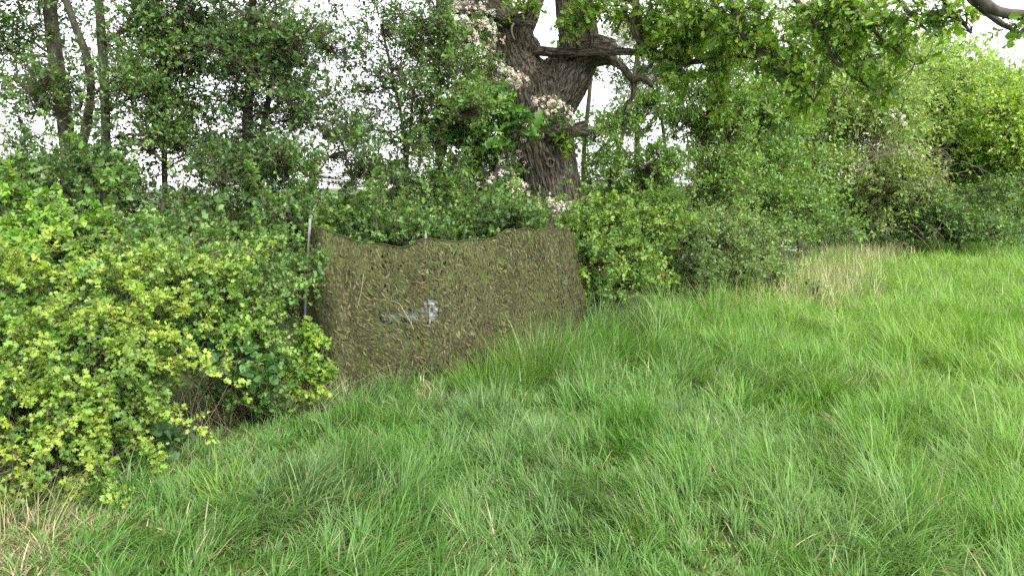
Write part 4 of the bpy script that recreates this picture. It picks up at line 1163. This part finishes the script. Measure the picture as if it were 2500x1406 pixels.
# low hedge behind the net and along the left
HH = "sections of the hawthorn hedge behind the net"
plant("hedge_bush", "dark hawthorn hedge section directly behind the net's sagging top", "hedge", 511, base_of(900, 9.2),
      [[(860, 480, 9.2, 4), (880, 600, 9.2, 7), (890, 700, 9.2, 9)], [(950, 500, 9.3, 4), (940, 600, 9.3, 7), (940, 720, 9.3, 8)]],
      rect_blobs(21, 770, 530, 1010, 640, 9.1, 14, 62, 0.5) + rect_blobs(121, 760, 470, 1000, 540, 9.3, 8, 36, 0.4) + rect_blobs(22, 800, 640, 1000, 760, 9.0, 6, 70, .4),
      1600, T_haw, 0.044, G_MID + G_HAW[2:3], per=9, length=0.24, clump=-0.9, group=HH, spray=dict(n=60, L=0.7, nside=10, per=6, up=1.1, droop=0.25, cols=G_MID + G_LIGHT[:1]))
plant("hedge_bush", "mid-green hedge section between the net's middle and the oak's foot", "hedge", 512, base_of(1150, 9.6),
      [[(1110, 480, 9.6, 4), (1120, 600, 9.6, 7), (1130, 700, 9.6, 9)], [(1210, 500, 9.6, 4), (1200, 600, 9.6, 7), (1190, 720, 9.6, 8)]],
      rect_blobs(23, 1010, 520, 1330, 620, 9.4, 18, 58, 0.5) + rect_blobs(24, 1040, 640, 1320, 740, 9.4, 6, 70, .4),
      1500, T_haw, 0.044, G_MID + G_LIGHT[2:], per=9, length=0.24, clump=-0.9, group=HH, spray=dict(n=60, L=0.7, nside=10, per=6, up=1.1, droop=0.25, cols=G_MID + G_LIGHT[:1]))
plant("hedge_bush", "shaded hedge section beside the tall hooked pole", "hedge", 513, base_of(650, 8.8),
      [[(600, 470, 8.8, 5), (620, 600, 8.8, 9), (625, 720, 8.8, 12)], [(700, 500, 8.6, 4), (690, 600, 8.6, 7), (690, 720, 8.6, 8)]],
      rect_blobs(25, 500, 520, 760, 640, 8.6, 14, 62, 0.5) + rect_blobs(125, 660, 450, 800, 530, 9.0, 6, 40, 0.4) + rect_blobs(26, 520, 630, 760, 800, 8.2, 10, 75, .4),
      1500, T_haw, 0.045, G_MID + G_DARK[:2], per=9, length=0.24, clump=-0.75, group=HH, spray=dict(n=60, L=0.7, nside=10, per=6, up=1.1, droop=0.25, cols=G_MID + G_LIGHT[:1]))
plant("hedge_bush", "dark hedge section under the twin-stemmed tree", "hedge", 514, base_of(250, 8.8),
      [[(200, 470, 8.8, 5), (220, 600, 8.8, 9), (225, 720, 8.8, 12)], [(400, 480, 8.8, 4), (390, 600, 8.8, 7), (390, 720, 8.8, 8)]],
      rect_blobs(27, -40, 430, 280, 600, 8.8, 14, 66, 0.5) + rect_blobs(28, 260, 450, 520, 620, 8.8, 14, 62, .5),
      1900, T_haw, 0.046, G_MID + G_DARK[1:2], per=9, length=0.26, clump=-0.8, group=HH, spray=dict(n=60, L=0.7, nside=10, per=6, up=1.1, droop=0.25, cols=G_MID + G_LIGHT[:1]))

# near-left growth
plant("maple_bush", "tall mid-green maple bush rising behind the bright hawthorn", "bush", 521, base_of(120, 6.2),
      [[(60, 420, 6.2, 4), (80, 600, 6.2, 8), (100, 850, 6.2, 12)], [(250, 430, 6.3, 3), (240, 600, 6.3, 6), (200, 860, 6.3, 10)], [(390, 540, 6.4, 3), (350, 680, 6.4, 6), (300, 880, 6.4, 10)]],
      [blob(25, 475, 6.0, 50, 60, .3), blob(90, 570, 6.0, 110, 70, .5), blob(250, 480, 6.2, 22, 60, .12, 1.5), blob(210, 590, 6.2, 110, 55, .5), blob(330, 600, 6.4, 100, 45, .5), blob(410, 590, 6.5, 60, 45, .4),
       blob(50, 640, 5.8, 130, 90, .5), blob(200, 660, 6.0, 140, 90, .5), blob(350, 650, 6.2, 120, 60, .5), blob(480, 600, 6.5, 60, 50, .4)],
      1050, T_maple, 0.044, G_MAPLE + G_MID[:2], parts=300, per=8, length=0.28, clump=-0.6, clump_f=1.5, shell=0.3, spray=dict(blobs=[blob(25, 520, 6.0, 60, 50, .25), blob(110, 610, 5.9, 110, 50, .3), blob(60, 660, 5.7, 120, 70, .4), blob(230, 600, 6.1, 60, 40, .2)], n=80, L=0.42, nside=9, per=5, up=0.6, droop=0.4, cols=[(0.115, 0.205, 0.03), (0.085, 0.17, 0.03), (0.14, 0.22, 0.03)]))
plant("hawthorn_bush", "bright yellow-green hawthorn bush spilling onto the grass at the near left", "bush", 522, base_of(200, 4.9),
      [[(30, 700, 4.9, 4), (100, 900, 4.9, 9), (150, 1150, 4.9, 13)], [(330, 720, 5.0, 4), (280, 900, 4.9, 8), (220, 1150, 4.9, 12)], [(60, 950, 4.5, 4), (110, 1080, 4.6, 7), (150, 1200, 4.7, 10)], [(300, 980, 4.5, 3), (260, 1080, 4.6, 5), (220, 1190, 4.7, 8)]],
      [blob(60, 740, 4.9, 160, 80, .4), blob(240, 760, 5.0, 140, 80, .4), blob(60, 880, 4.6, 170, 100, .4), blob(230, 900, 4.6, 170, 110, .4), blob(380, 850, 4.9, 110, 90, .35), blob(60, 1010, 4.4, 150, 80, .35, 1.2),
       blob(210, 1030, 4.4, 140, 90, .35, 1.4), blob(300, 990, 4.5, 90, 70, .3, 1.2), blob(130, 1120, 4.3, 150, 50, .25, 1.2), blob(250, 1110, 4.3, 70, 40, .2, 1.4), blob(80, 1190, 4.2, 40, 24, .12), blob(-60, 950, 4.5, 120, 180, .4),
       blob(340, 1098, 4.4, 24, 10, .06, 1.5), blob(140, 1268, 4.2, 22, 12, .06, 1.2)],
      1250, T_haw, 0.031, G_YOUNG[2:] + G_HAW[1:3] + G_MID, per=12, length=0.22, clump=-0.25, clump_f=1.6, shell=0.25, parts=300, twig=0.0018, out=0.6, low=-0.85, spray=dict(n=280, L=0.52, nside=13, per=7, cols=[(0.182, 0.240, 0.036), (0.156, 0.220, 0.035), (0.122, 0.194, 0.033), (0.090, 0.164, 0.031)], droop=0.55))
plant("hawthorn_bush", "green hawthorn bush leaning towards the net, branch tips yellowish", "bush", 523, base_of(560, 5.9),
      [[(480, 640, 5.6, 4), (500, 800, 5.7, 8), (540, 1040, 5.8, 12)], [(650, 670, 5.8, 3), (610, 800, 5.8, 6), (570, 1040, 5.8, 10)],
       [(790, 640, 6.15, 1.5), (740, 665, 6.1, 2.5), (670, 720, 5.9, 4), (600, 860, 5.8, 7)]],
      [blob(460, 700, 5.5, 130, 80, .4), blob(330, 660, 5.6, 90, 60, .3), blob(580, 710, 5.6, 110, 70, .35), blob(660, 690, 5.8, 90, 50, .25), blob(500, 820, 5.3, 130, 90, .4), blob(620, 820, 5.5, 90, 90, .35),
       blob(560, 920, 5.4, 110, 70, .35), blob(660, 930, 5.6, 60, 90, .3), blob(735, 668, 6.0, 60, 28, .14, 1.6), blob(780, 640, 6.1, 22, 18, .08, 2), blob(675, 600, 6.0, 28, 16, .1, 1.4), blob(440, 640, 5.8, 90, 40, .3),
       blob(620, 1000, 5.5, 90, 50, .3)],
      1200, T_haw, 0.031, G_HAW[1:3] + G_MID, parts=300, per=10, length=0.22, clump=-0.45, clump_f=1.7, shell=0.3, twig=0.0018, out=0.6, low=-0.8, spray=dict(blobs=[blob(400, 680, 5.5, 120, 60, .3), blob(520, 720, 5.4, 90, 60, .3), blob(500, 850, 5.2, 110, 80, .3), blob(590, 780, 5.4, 60, 60, .25), blob(640, 640, 5.8, 40, 25, .15)], n=120, L=0.42, nside=10, per=6, cols=[(0.158, 0.222, 0.036), (0.114, 0.188, 0.034), (0.080, 0.154, 0.032)], droop=0.5))
plant("hawthorn_sapling", "small yellowish hawthorn sapling with lichened stem at the net's left foot", "bush", 524, base_of(740, 5.75),
      [[(765, 800, 5.8, 1.5), (752, 880, 5.8, 3), (740, 960, 5.78, 5), (735, 1030, 5.75, 7), (742, 1072, 5.75, 8)]],
      [blob(755, 830, 5.8, 30, 40, .12), blob(730, 880, 5.8, 36, 40, .14), blob(765, 910, 5.75, 34, 26, .12), blob(735, 950, 5.75, 45, 40, .15), blob(800, 918, 5.75, 22, 12, .06), blob(720, 1010, 5.7, 40, 40, .14)],
      230, T_haw, 0.036, G_YOUNG + G_HAW[:1], per=9, length=0.13, ncl=30, twig=0.0015, bark=noise_mat("lichened_bark", (0.10, 0.09, 0.07), (0.38, 0.36, 0.26), scale=40))

def big_leaf_plant(name, label, cat, seed, base, blobs, n, size, cols, tmpl, stems, group=None):
    r = RNG(seed)
    root = thing(name, label, cat, base, group)
    S = [px_line(s, 12) for s in stems]
    for i, s in enumerate(S): stem_obj(s, root, M_stem, "stem", 6, seed + i)
    P, Ls = shoots(r, blobs, n, 0.12, 0.35, 0.4, None, 2, 0.03, -0.8, 0.6)
    mb = wood(r, P, Ls, S, 10, 0.0016, 0.004, col=(0.10, 0.13, 0.05)); mb.build("branches", M_twig, root, stuff=True)
    L = leaves_on(r, P, 3, size, cols, upn=0.9, out=0.5)
    vm = []
    for k in range(5):
        Vt, Ft = tmpl; V = Vt.copy()
        V[:, 2] = 0.3 * np.abs(V[:, 0]) + r.normal(-0.15, 0.2) * V[:, 1] ** 2 * 0.5
        cc = np.array(cols)[k % len(cols)] * r.uniform(0.85, 1.15)
        me = raw_mesh("leaf", V, Ft, np.broadcast_to(cc, (len(V), 3))); me.materials.append(M_leaf); vm.append(me)
    y = nrmz(L['y']); z = nrmz(L['n'] - (L['n'] * y).sum(1, keepdims=True) * y); x = np.cross(y, z)
    off = np.array(root.location)
    for q in range(len(y)):
        o = bpy.data.objects.new("leaf", vm[q % 5]); s = L['s'][q]
        mtx = np.eye(4); mtx[:3, 0] = x[q] * s; mtx[:3, 1] = y[q] * s; mtx[:3, 2] = z[q] * s; mtx[:3, 3] = L['pos'][q] - off
        C.objects.link(o); o.parent = root; o.matrix_local = Matrix(mtx.tolist())
    return root
M_stem = noise_mat("green_stem", (0.09, 0.11, 0.045), (0.16, 0.15, 0.07), scale=30)
# serrated oval leaf
_pr = []
for i in range(9):
    t_ = 0.06 + i * 0.10
    _pr.append(((0.10 + 0.34 * math.sin(min(1, t_ * 1.05) ** 0.8 * math.pi)) * (1.08 if i % 2 == 0 else 0.90), t_))
T_bram = mirror(_pr, [0, 0.5, 1.0], [(m_(0), r_(0), r_(1)), (m_(0), r_(1), r_(2)), (m_(0), r_(2), r_(3)), (m_(0), r_(3), m_(1)), (m_(1), r_(3), r_(4)), (m_(1), r_(4), r_(5)), (m_(1), r_(5), r_(6)), (m_(1), r_(6), r_(7)), (m_(1), r_(7), r_(8)), (m_(1), r_(8), m_(2))])
BR = [(0.055, 0.13, 0.04), (0.07, 0.15, 0.04), (0.045, 0.105, 0.04)]
big_leaf_plant("bramble", "broad-leaved bramble hanging out of the green hawthorn", "bramble", 531, base_of(560, 5.2),
               [blob(560, 830, 5.1, 60, 40, .15), blob(600, 870, 5.1, 60, 40, .15), blob(540, 885, 5.0, 40, 30, .12), blob(640, 910, 5.2, 40, 40, .12)], 42, 0.062, BR, T_bram,
               [[(600, 810, 5.2, 1.5), (580, 900, 5.25, 2), (560, 1050, 5.3, 3)]])
big_leaf_plant("bramble", "darker bramble sprawling on the grass under the hawthorns", "bramble", 532, base_of(395, 4.7),
               [blob(400, 1090, 4.7, 30, 45, .12), blob(370, 1135, 4.65, 45, 28, .12), blob(385, 1060, 4.75, 30, 30, .12), blob(350, 1165, 4.55, 40, 16, .1)], 34, 0.066, [(0.05, 0.11, 0.045), (0.065, 0.13, 0.05), (0.04, 0.09, 0.04)], T_bram,
               [[(400, 1030, 4.8, 1.5), (395, 1100, 4.75, 2), (390, 1165, 4.7, 3)]])

# dead stems and litter under the near bushes
r = RNG(541)
N = 420
xs = r.uniform(-3.6, -1.25, N); ys = hedge_y(xs) + r.uniform(-0.1, 1.0, N)
az = r.uniform(0, 6.28, N); le = np.abs(r.normal(0.5, 0.4, N)); Ln = r.uniform(0.25, 0.75, N)
t = np.linspace(0, 1, 5)[None, :, None]
d = np.stack([np.cos(az) * np.sin(le), np.sin(az) * np.sin(le), np.cos(le)], 1)
P = np.stack([xs, ys, gh(xs, ys)], 1)[:, None, :] + d[:, None, :] * t * Ln[:, None, None] + (r.normal(size=(N, 1, 3)) * 0.12 - np.array([0, 0, 0.12])) * t ** 2 * Ln[:, None, None]
P[..., 2] = np.maximum(P[..., 2], 0.01)
mb = MB(); cols = np.array([(0.16, 0.13, 0.08), (0.09, 0.065, 0.045), (0.22, 0.18, 0.11)])[r.integers(0, 3, N)]
V, Q = tubes(P, np.linspace(0.0024, 0.001, 5)[None] * r.uniform(0.7, 1.4, (N, 1)), 4); mb.add(V, Q, np.repeat(cols, 20, axis=0))
tag(mb.build("dead_stems", M_dry), "tangle of dry brown stems under the near hawthorn bushes", "dead stems", kind="stuff")
for (lab, k, d_, n, rad, hg, sp) in (("dry straw-coloured grass clump at the near left corner", (20, 1330), 3.45, 170, 0.30, 0.40, 1.0), ("dry straw clump round the sapling's lichened stem", (738, 1066), 5.72, 300, 0.17, 0.58, 1.0), ("brown dry grass under the bright hawthorn's skirt", (90, 1215), 4.05, 300, 0.32, 0.42, 1.4)):
    tussock("dry_grass", lab, "dry grass", 550 + n, k, d_, n, rad, hg, DRY * 0.85, lean=0.35, curl=0.7, w=0.0035, mat=M_dry, sprd=sp)

# ------------------------------------------------------------------ shrubs to the right of the net
plant("hawthorn_bush", "fresh green bush just past the net's far corner below the oak", "bush", 561, base_of(1480, 9.8),
      [[(1440, 540, 9.6, 3), (1460, 650, 9.7, 6), (1475, 780, 9.8, 9)], [(1560, 560, 9.9, 3), (1530, 650, 9.9, 6), (1500, 780, 9.8, 9)]],
      [blob(1420, 580, 9.5, 50, 50, .4), blob(1480, 560, 9.8, 80, 60, .5), blob(1560, 570, 10.2, 90, 60, .5), blob(1450, 650, 9.3, 60, 60, .4), blob(1530, 640, 9.7, 80, 60, .5), blob(1450, 715, 9.2, 50, 40, .3),
       blob(1530, 700, 9.5, 80, 40, .4), blob(1600, 520, 10.8, 70, 50, .5), blob(1400, 545, 9.6, 30, 20, .2)],
      1700, T_haw, 0.042, G_LIGHT + G_HAW[:2], per=9, length=0.22, clump=-0.95, up=0.25, spray=dict(n=70, L=0.55, nside=10, per=6, up=0.8, droop=0.4, cols=[(0.125, 0.195, 0.036), (0.10, 0.172, 0.034), (0.14, 0.208, 0.038)]))
plant("shrub", "grey-green rounded shrub beside the strip of straw grass", "bush", 562, base_of(1720, 11.6),
      [[(1680, 560, 11.5, 3), (1690, 660, 11.5, 5), (1700, 790, 11.5, 8)], [(1800, 580, 12, 3), (1780, 680, 11.9, 5), (1750, 780, 11.7, 8)]],
      [blob(1650, 600, 11.2, 80, 60, .6), blob(1740, 600, 11.8, 90, 70, .7), blob(1820, 620, 12.3, 70, 60, .6), blob(1680, 690, 11.0, 90, 60, .6), blob(1780, 690, 11.4, 90, 60, .6), blob(1860, 680, 12.0, 60, 50, .5),
       blob(1620, 720, 10.6, 60, 30, .4), blob(1700, 560, 12.0, 90, 40, .6), blob(1810, 560, 12.8, 60, 40, .5)],
      2100, T_oval, 0.042, [(0.100, 0.156, 0.050), (0.120, 0.178, 0.052), (0.078, 0.130, 0.045)], per=10, length=0.24, clump=-0.8, spray=dict(n=80, L=0.6, nside=10, per=6, up=0.7, droop=0.45, cols=[(0.125, 0.18, 0.050), (0.105, 0.16, 0.05)]))
r = RNG(563)   # one cluster of dead russet leaves
P = np.stack([at(1622 + r.normal(0, 4), 664 + r.normal(0, 4), 10.2) for _ in range(4)])
Pp = P[:, None, :] + np.linspace(0, 0.06, 4)[None, :, None] * rand_unit(r, 4)[:, None, :]
L = leaves_on(r, Pp, 4, 0.05, [(0.19, 0.06, 0.03), (0.13, 0.04, 0.025)])
tag(leaves_obj("dead_spray", T_haw, L, r, None, stuff=False), "small spray of rust-red dead leaves in the shrub", "dead leaves")

# slender trees right of the oak
RT = "slender trees right of the oak"
plant("slender_tree", "slender tree right of the oak with pale twigs showing white sky", "tree", 571, base_of(1440, 14.5),
      [[(1450, 60, 14.5, 4), (1440, 220, 14.5, 5), (1425, 380, 14.5, 6), (1428, 560, 14.5, 7), (1430, 660, 14.5, 8)], [(1560, 60, 14.5, 3), (1540, 250, 14.5, 4), (1500, 400, 14.5, 5), (1460, 560, 14.5, 6)]],
      rect_blobs(41, 1450, 260, 1620, 340, 14.5, 6, 42) + rect_blobs(42, 1430, 330, 1640, 520, 14.2, 14, 50),
      1700, T_dia, 0.06, G_LIGHT + G_MID[:1], per=9, length=0.32, clump=-0.45, group=RT)
plant("slender_tree", "slim leaning tree with pale grey stem before the far trees", "tree", 572, base_of(1695, 15.5),
      [[(1735, 130, 15.5, 4), (1730, 240, 15.5, 6), (1718, 350, 15.5, 7), (1705, 430, 15.5, 8), (1690, 640, 15.5, 9)], [(1600, 180, 15.5, 3), (1620, 330, 15.5, 4), (1640, 480, 15.5, 5), (1650, 640, 15.5, 6)]],
      rect_blobs(44, 1620, 160, 1800, 360, 15.5, 14, 48) + rect_blobs(45, 1600, 340, 1820, 540, 15.2, 20, 54) + rect_blobs(46, 1650, 0, 1830, 160, 15.8, 8, 50),
      3000, T_dia, 0.06, G_LIGHT, per=9, length=0.32, clump=-0.55, group=RT)
plant("may_tree", "pale blossoming tree behind the oak's dead hooked branch", "tree", 573, base_of(1560, 17.5),
      [[(1560, 60, 17.5, 3), (1555, 300, 17.5, 6), (1555, 640, 17.5, 9)]],
      rect_blobs(47, 1480, 60, 1650, 280, 17.5, 10, 48), 520, T_dia, 0.075, G_GREY, per=8, length=0.34, clump=-0.4,
      blossom=dict(blobs=rect_blobs(48, 1490, 80, 1640, 270, 17.4, 10, 45), n=620, cols=WHITE, per=7, rad=0.07, fs=0.045, clump=-0.3))

# big trees and hedge receding to the right
FT = "full-leaved trees along the far hedge"
def far_tree(label, seed, px, d, trunks, blobs, n, cols, size, blossom=None, length=0.5, clump=-0.7, per=10, name="broadleaf_tree", cat="tree"):  # paler palettes of the farther trees stand in for haze and brighter light
    return plant(name, label, cat, seed, base_of(px, d), trunks, blobs, n, T_dia, size, cols, per=per, length=length, clump=clump, clump_f=0.9, group=FT, twig=0.005, br=0.02, subset=0.35, blossom=blossom, ncl=110, up=0.3)
far_tree("rounded light green tree beyond the slim grey-stemmed one", 581, 1850, 19, [[(1850, 200, 19, 5), (1850, 400, 19, 8), (1850, 620, 19, 11)]],
         rect_blobs(51, 1760, 230, 1960, 430, 19, 18, 70, 1.2, .9) + rect_blobs(52, 1760, 420, 1980, 560, 18.5, 14, 66, 1.0, .9), 2600, G_LIGHT + G_GREY[:1], 0.085)
far_tree("tree with grey dead brushwood and a scatter of blossom in the far hedge", 582, 2130, 23, [[(2140, 200, 23, 5), (2130, 400, 23, 9), (2130, 610, 23, 12)]],
         rect_blobs(53, 1980, 180, 2200, 420, 23, 18, 75, 1.5, 1.1) + rect_blobs(54, 2000, 420, 2220, 560, 22.5, 14, 66, 1.2, 1.0), 4200, [(0.145, 0.200, 0.062), (0.125, 0.18, 0.06), (0.165, 0.22, 0.066)], 0.09,
         blossom=dict(blobs=[blob(2150, 310, 22, 60, 50, .8), blob(2200, 400, 22, 50, 40, .8), blob(2080, 440, 22, 50, 40, .8)], n=260, cols=WHITE, per=6, rad=0.08, fs=0.05))
far_tree("tall billowing pale green tree filling the upper far right", 583, 2330, 28, [[(2330, 150, 28, 3), (2330, 350, 28, 5), (2330, 605, 28, 7)]],
         rect_blobs(55, 2180, 190, 2440, 340, 28, 20, 85, 2, 1.6) + rect_blobs(56, 2180, 300, 2460, 470, 27.5, 20, 80, 2, 1.5) + rect_blobs(57, 2180, 100, 2320, 190, 28, 7, 60, 1.5, 1.3), 6500, [(0.180, 0.250, 0.075), (0.155, 0.225, 0.070), (0.205, 0.272, 0.078)], 0.11)
far_tree("bright yellow-green tree cut by the picture's right edge", 584, 2500, 25, [[(2530, 200, 25, 3), (2535, 350, 25, 4), (2540, 610, 25, 6)]],
         rect_blobs(58, 2430, 230, 2600, 420, 25, 18, 75, 1.5, 1.3) + rect_blobs(59, 2400, 370, 2600, 460, 24.5, 9, 50, 1, 1.0), 3600, [(0.165, 0.235, 0.040), (0.135, 0.21, 0.04), (0.185, 0.25, 0.045)], 0.10)
far_tree("dark shaded tree low in the far hedge", 585, 2340, 31, [[(2340, 380, 31, 5), (2340, 600, 31, 8)]],
         rect_blobs(60, 2280, 430, 2460, 560, 31, 14, 60, 1.5, 1.2), 2400, G_MID, 0.11)
far_tree("broad green tree between the blossoming tree and the rounded one", 586, 1990, 26, [[(1990, 20, 26, 4), (1990, 150, 26, 6), (1990, 400, 26, 9), (1990, 600, 26, 12)]],
         rect_blobs(61, 1850, 160, 2120, 330, 26, 16, 85, 1.5, 1.3) + rect_blobs(161, 1720, 10, 2240, 190, 26, 16, 80, 1.5, 1.3) + rect_blobs(62, 1850, 330, 2120, 540, 26, 14, 80, 1.5, 1.3), 6200, [(0.155, 0.21, 0.068), (0.135, 0.19, 0.066), (0.175, 0.23, 0.072)], 0.10)
# far hedge foot
for i, (px, d, x0, x1, y0, y1, lab, cl) in enumerate([
    (1950, 17.5, 1820, 2040, 475, 600, "low leafy hedge stretch behind the straw grass", G_LIGHT + G_MID),
    (2150, 24, 2030, 2250, 480, 588, "low tangled hedge stretch with bare grey sticks", G_GREY + G_MID),
    (2340, 23.5, 2250, 2450, 455, 592, "bushy dull green hedge stretch at the field's far end", G_GREY + G_MID),
    (2500, 31, 2420, 2600, 535, 590, "greyish far hedge stretch below the bright sky gap", G_GREY)]):
    plant("hedge_bush", lab, "hedge", 591 + i, base_of(px, d), [[(px - 20, y0, d, 2), (px, y1, d, 4), (px, 620, d, 5)]],
          rect_blobs(70 + i, x0, y0, x1, y1, d, 20, 46, 1.0, 1.0) + ([blob(1905, 560, 15, 50, 35, .6), blob(1950, 575, 15.5, 50, 30, .6), blob(1880, 590, 14.5, 40, 25, .5)] if i == 0 else []), 1700, T_dia, 0.055 * (d / 15) ** 0.9, cl, per=9, length=0.02 * d, clump=-0.8, clump_f=1.0, group="low hedge along the far field edge", twig=0.004, subset=0.4)

# bare brushwood in the far hedge
r = RNG(600)
for (lab, px, py, d, n, sp, ln) in (("grey dead brushwood hanging high in the far hedge", 2190, 395, 21.5, 220, 60, 0.8), ("bare sticks leaning out of the far hedge foot", 2150, 560, 22.5, 90, 90, 1.0)):
    c = np.stack([at(px + r.normal(0, sp), py + r.normal(0, sp * 0.5), d + r.normal(0, 0.3)) for _ in range(n)])
    dv = nrmz(r.normal(size=(n, 3)) * np.array([1, 0.6, 0.7]) + np.array([0.2, -0.3, 0.1]))
    t = np.linspace(0, 1, 5)[None, :, None]
    P = c[:, None, :] + dv[:, None, :] * t * (ln * r.uniform(0.4, 1.2, n))[:, None, None] + r.normal(size=(n, 1, 3)) * 0.12 * t ** 2 - np.array([0, 0, 0.25]) * t ** 2
    mb = MB(); V, Q = tubes(P, np.linspace(0.009, 0.003, 5)[None] * np.ones((n, 1)), 3); mb.add(V, Q, (0.20, 0.165, 0.125))
    tag(mb.build("brushwood", M_twig), lab, "brushwood", kind="stuff")

# straw grass strip along the hedge and cow parsley
r = RNG(610)
N = 7600
f = r.random(N)
xs = np.interp(f, [0, 0.3, 0.6, 1], [3.6, 5.2, 7.2, 12.6]) + r.normal(0.1, 0.5, N)
ys = np.interp(f, [0, 0.3, 0.6, 1], [10.6, 13.2, 17.4, 26.5]) + r.normal(0, 0.5, N)
c = DRY[r.integers(0, 3, N)] * np.array([1.0, 1.03, 1.0]) * r.uniform(0.9, 1.6, (N, 1))
gsel = r.random(N) < 0.30; c[gsel] = GC[r.integers(0, 4, gsel.sum())]
V, Fx, cc = blade_mesh("straw_grass", r, np.stack([xs, ys, gh(xs, ys)], 1), r.uniform(0.2, 0.8, N), r.uniform(0, 6.28, N), np.abs(r.normal(0.22, 0.2, N)), r.normal(0.5, 0.4, N), r.uniform(0.004, 0.008, N) * (ys / 12), c, 3)
tag(link("straw_grass", raw_mesh("straw_grass", V, Fx, cc), M_dry), "strip of tall pale straw grass between shrub and green field", "straw grass", kind="stuff")
for (px, py, d, n) in ((1962, 690, 12.2, 60), (2205, 700, 11.5, 40), (2390, 730, 10.6, 30), (2110, 640, 15, 40)):
    tussock("straw_tuft", {1962: "straw tuft at the inner edge of the straw strip", 2205: "pale straw tuft standing alone in the green field", 2390: "sparse straw tuft near the field's right side", 2110: "small straw tuft far along the field edge"}[px],
            "straw grass", 620 + px, (px, py), d, n, 0.3, 0.55, DRY, lean=0.12, curl=0.25, w=0.005, mat=M_dry, nseg=3)

def cow_parsley(label, px, py, d, seed):
    r = RNG(seed)
    tip = at(px, py, d); b = np.array([tip[0] + r.normal(0, 0.05), tip[1], float(gh(tip[0], tip[1]))])
    root = thing("cow_parsley", label, "flower", b, "cow parsley by the straw grass")
    t = np.linspace(0, 1, 8)[:, None]
    s = b * (1 - t) + tip * t + np.array([0.03, 0, 0]) * np.sin(t * math.pi)
    V, Q = tubes(s[None], np.linspace(0.005, 0.0025, 8)[None], 6)
    link("stem", raw_mesh("stem", V, Q, np.full((len(V), 3), (0.09, 0.14, 0.04))), M_grass, root)
    n = 9
    ctr = tip + np.stack([r.normal(0, 0.05, n), r.normal(0, 0.05, n), r.normal(0.015, 0.012, n)], 1)
    mb = MB()
    for q in ctr:
        p3 = np.stack([s[-1], s[-1] * 0.5 + q * 0.5 + np.array([0, 0, 0.01]), q])
        V, Q = tubes(p3[None], np.full((1, 3), 0.0014), 4); mb.add(V, Q, (0.09, 0.14, 0.04))
    mb.build("umbel_rays", M_grass, root, stuff=True)
    corymbs(r, ctr, np.tile([[0, 0, 1.0]], (n, 1)), 8, 0.016, 0.009, [(0.5, 0.5, 0.45)], root, name="umbel")
for i, (px, py, d) in enumerate([(1886, 578, 13.4), (1902, 584, 13.2), (1922, 592, 13.0), (1912, 604, 12.6), (1934, 606, 12.8), (1896, 566, 13.8), (1940, 614, 12.4), (1928, 612, 12.2)]):
    cow_parsley(["topmost but one white cow parsley head by the shrub", "white cow parsley head near the shrub's top corner", "white cow parsley head over the pale straw", "middle white cow parsley head of the cluster",
                 "white cow parsley head on the straw side of the cluster", "highest white cow parsley head above the shrub", "outermost white cow parsley head at the cluster's low end", "lowest white cow parsley head beside the outermost one"][i], px, py, d, 640 + i)

def daisy(label, px, py, d, seed, size=0.022):
    r = RNG(seed)
    tip = at(px, py, d); b = np.array([tip[0], tip[1] + 0.03, 0.0])
    root = thing("white_flower", label, "flower", b, "small white flowers in the grass")
    s = np.linspace(b, tip, 5)
    V, Q = tubes(s[None], np.full((1, 5), 0.0013), 5)
    link("stem", raw_mesh("stem", V, Q, np.full((len(V), 3), (0.08, 0.13, 0.04))), M_grass, root)
    corymbs(r, tip[None], np.array([[0, -0.5, 0.85]]), 9, size, size, [(0.6, 0.6, 0.57)], root, T_flower, "flower_head")
daisy("white flower in the grass below the net's lower hem", 1146, 988, 5.9, 1, 0.016)
daisy("tiny white flower in the flattened grass left of centre", 994, 1043, 5.35, 2, 0.009)
daisy("white flower beside the dark blue-green tussock", 1570, 828, 8.4, 3, 0.016)

# small leafy weeds
plant("weed", "small yellowish leafy weed at the net's far foot", "weed", 701, base_of(1430, 8.15), [[(1432, 800, 8.15, 1.2), (1428, 840, 8.15, 1.6), (1430, 880, 8.15, 2)]],
      [blob(1428, 840, 8.15, 26, 26, .12), blob(1445, 862, 8.1, 20, 14, .1)], 34, T_round, 0.03, [(0.11, 0.17, 0.03), (0.085, 0.15, 0.03)], per=6, length=0.09, ncl=6, twig=0.0012, stem_name="stem", bark=M_stem)
plant("weed", "leafy weed standing among the straw grass", "weed", 702, base_of(1985, 11.3), [[(1985, 690, 11.3, 1.2), (1984, 730, 11.3, 1.6), (1985, 775, 11.3, 2)]],
      [blob(1984, 715, 11.3, 22, 26, .12), blob(1990, 745, 11.3, 26, 18, .12)], 40, T_round, 0.045, [(0.07, 0.13, 0.03), (0.06, 0.115, 0.03)], per=6, length=0.1, ncl=6, twig=0.0014, stem_name="stem", bark=M_stem)
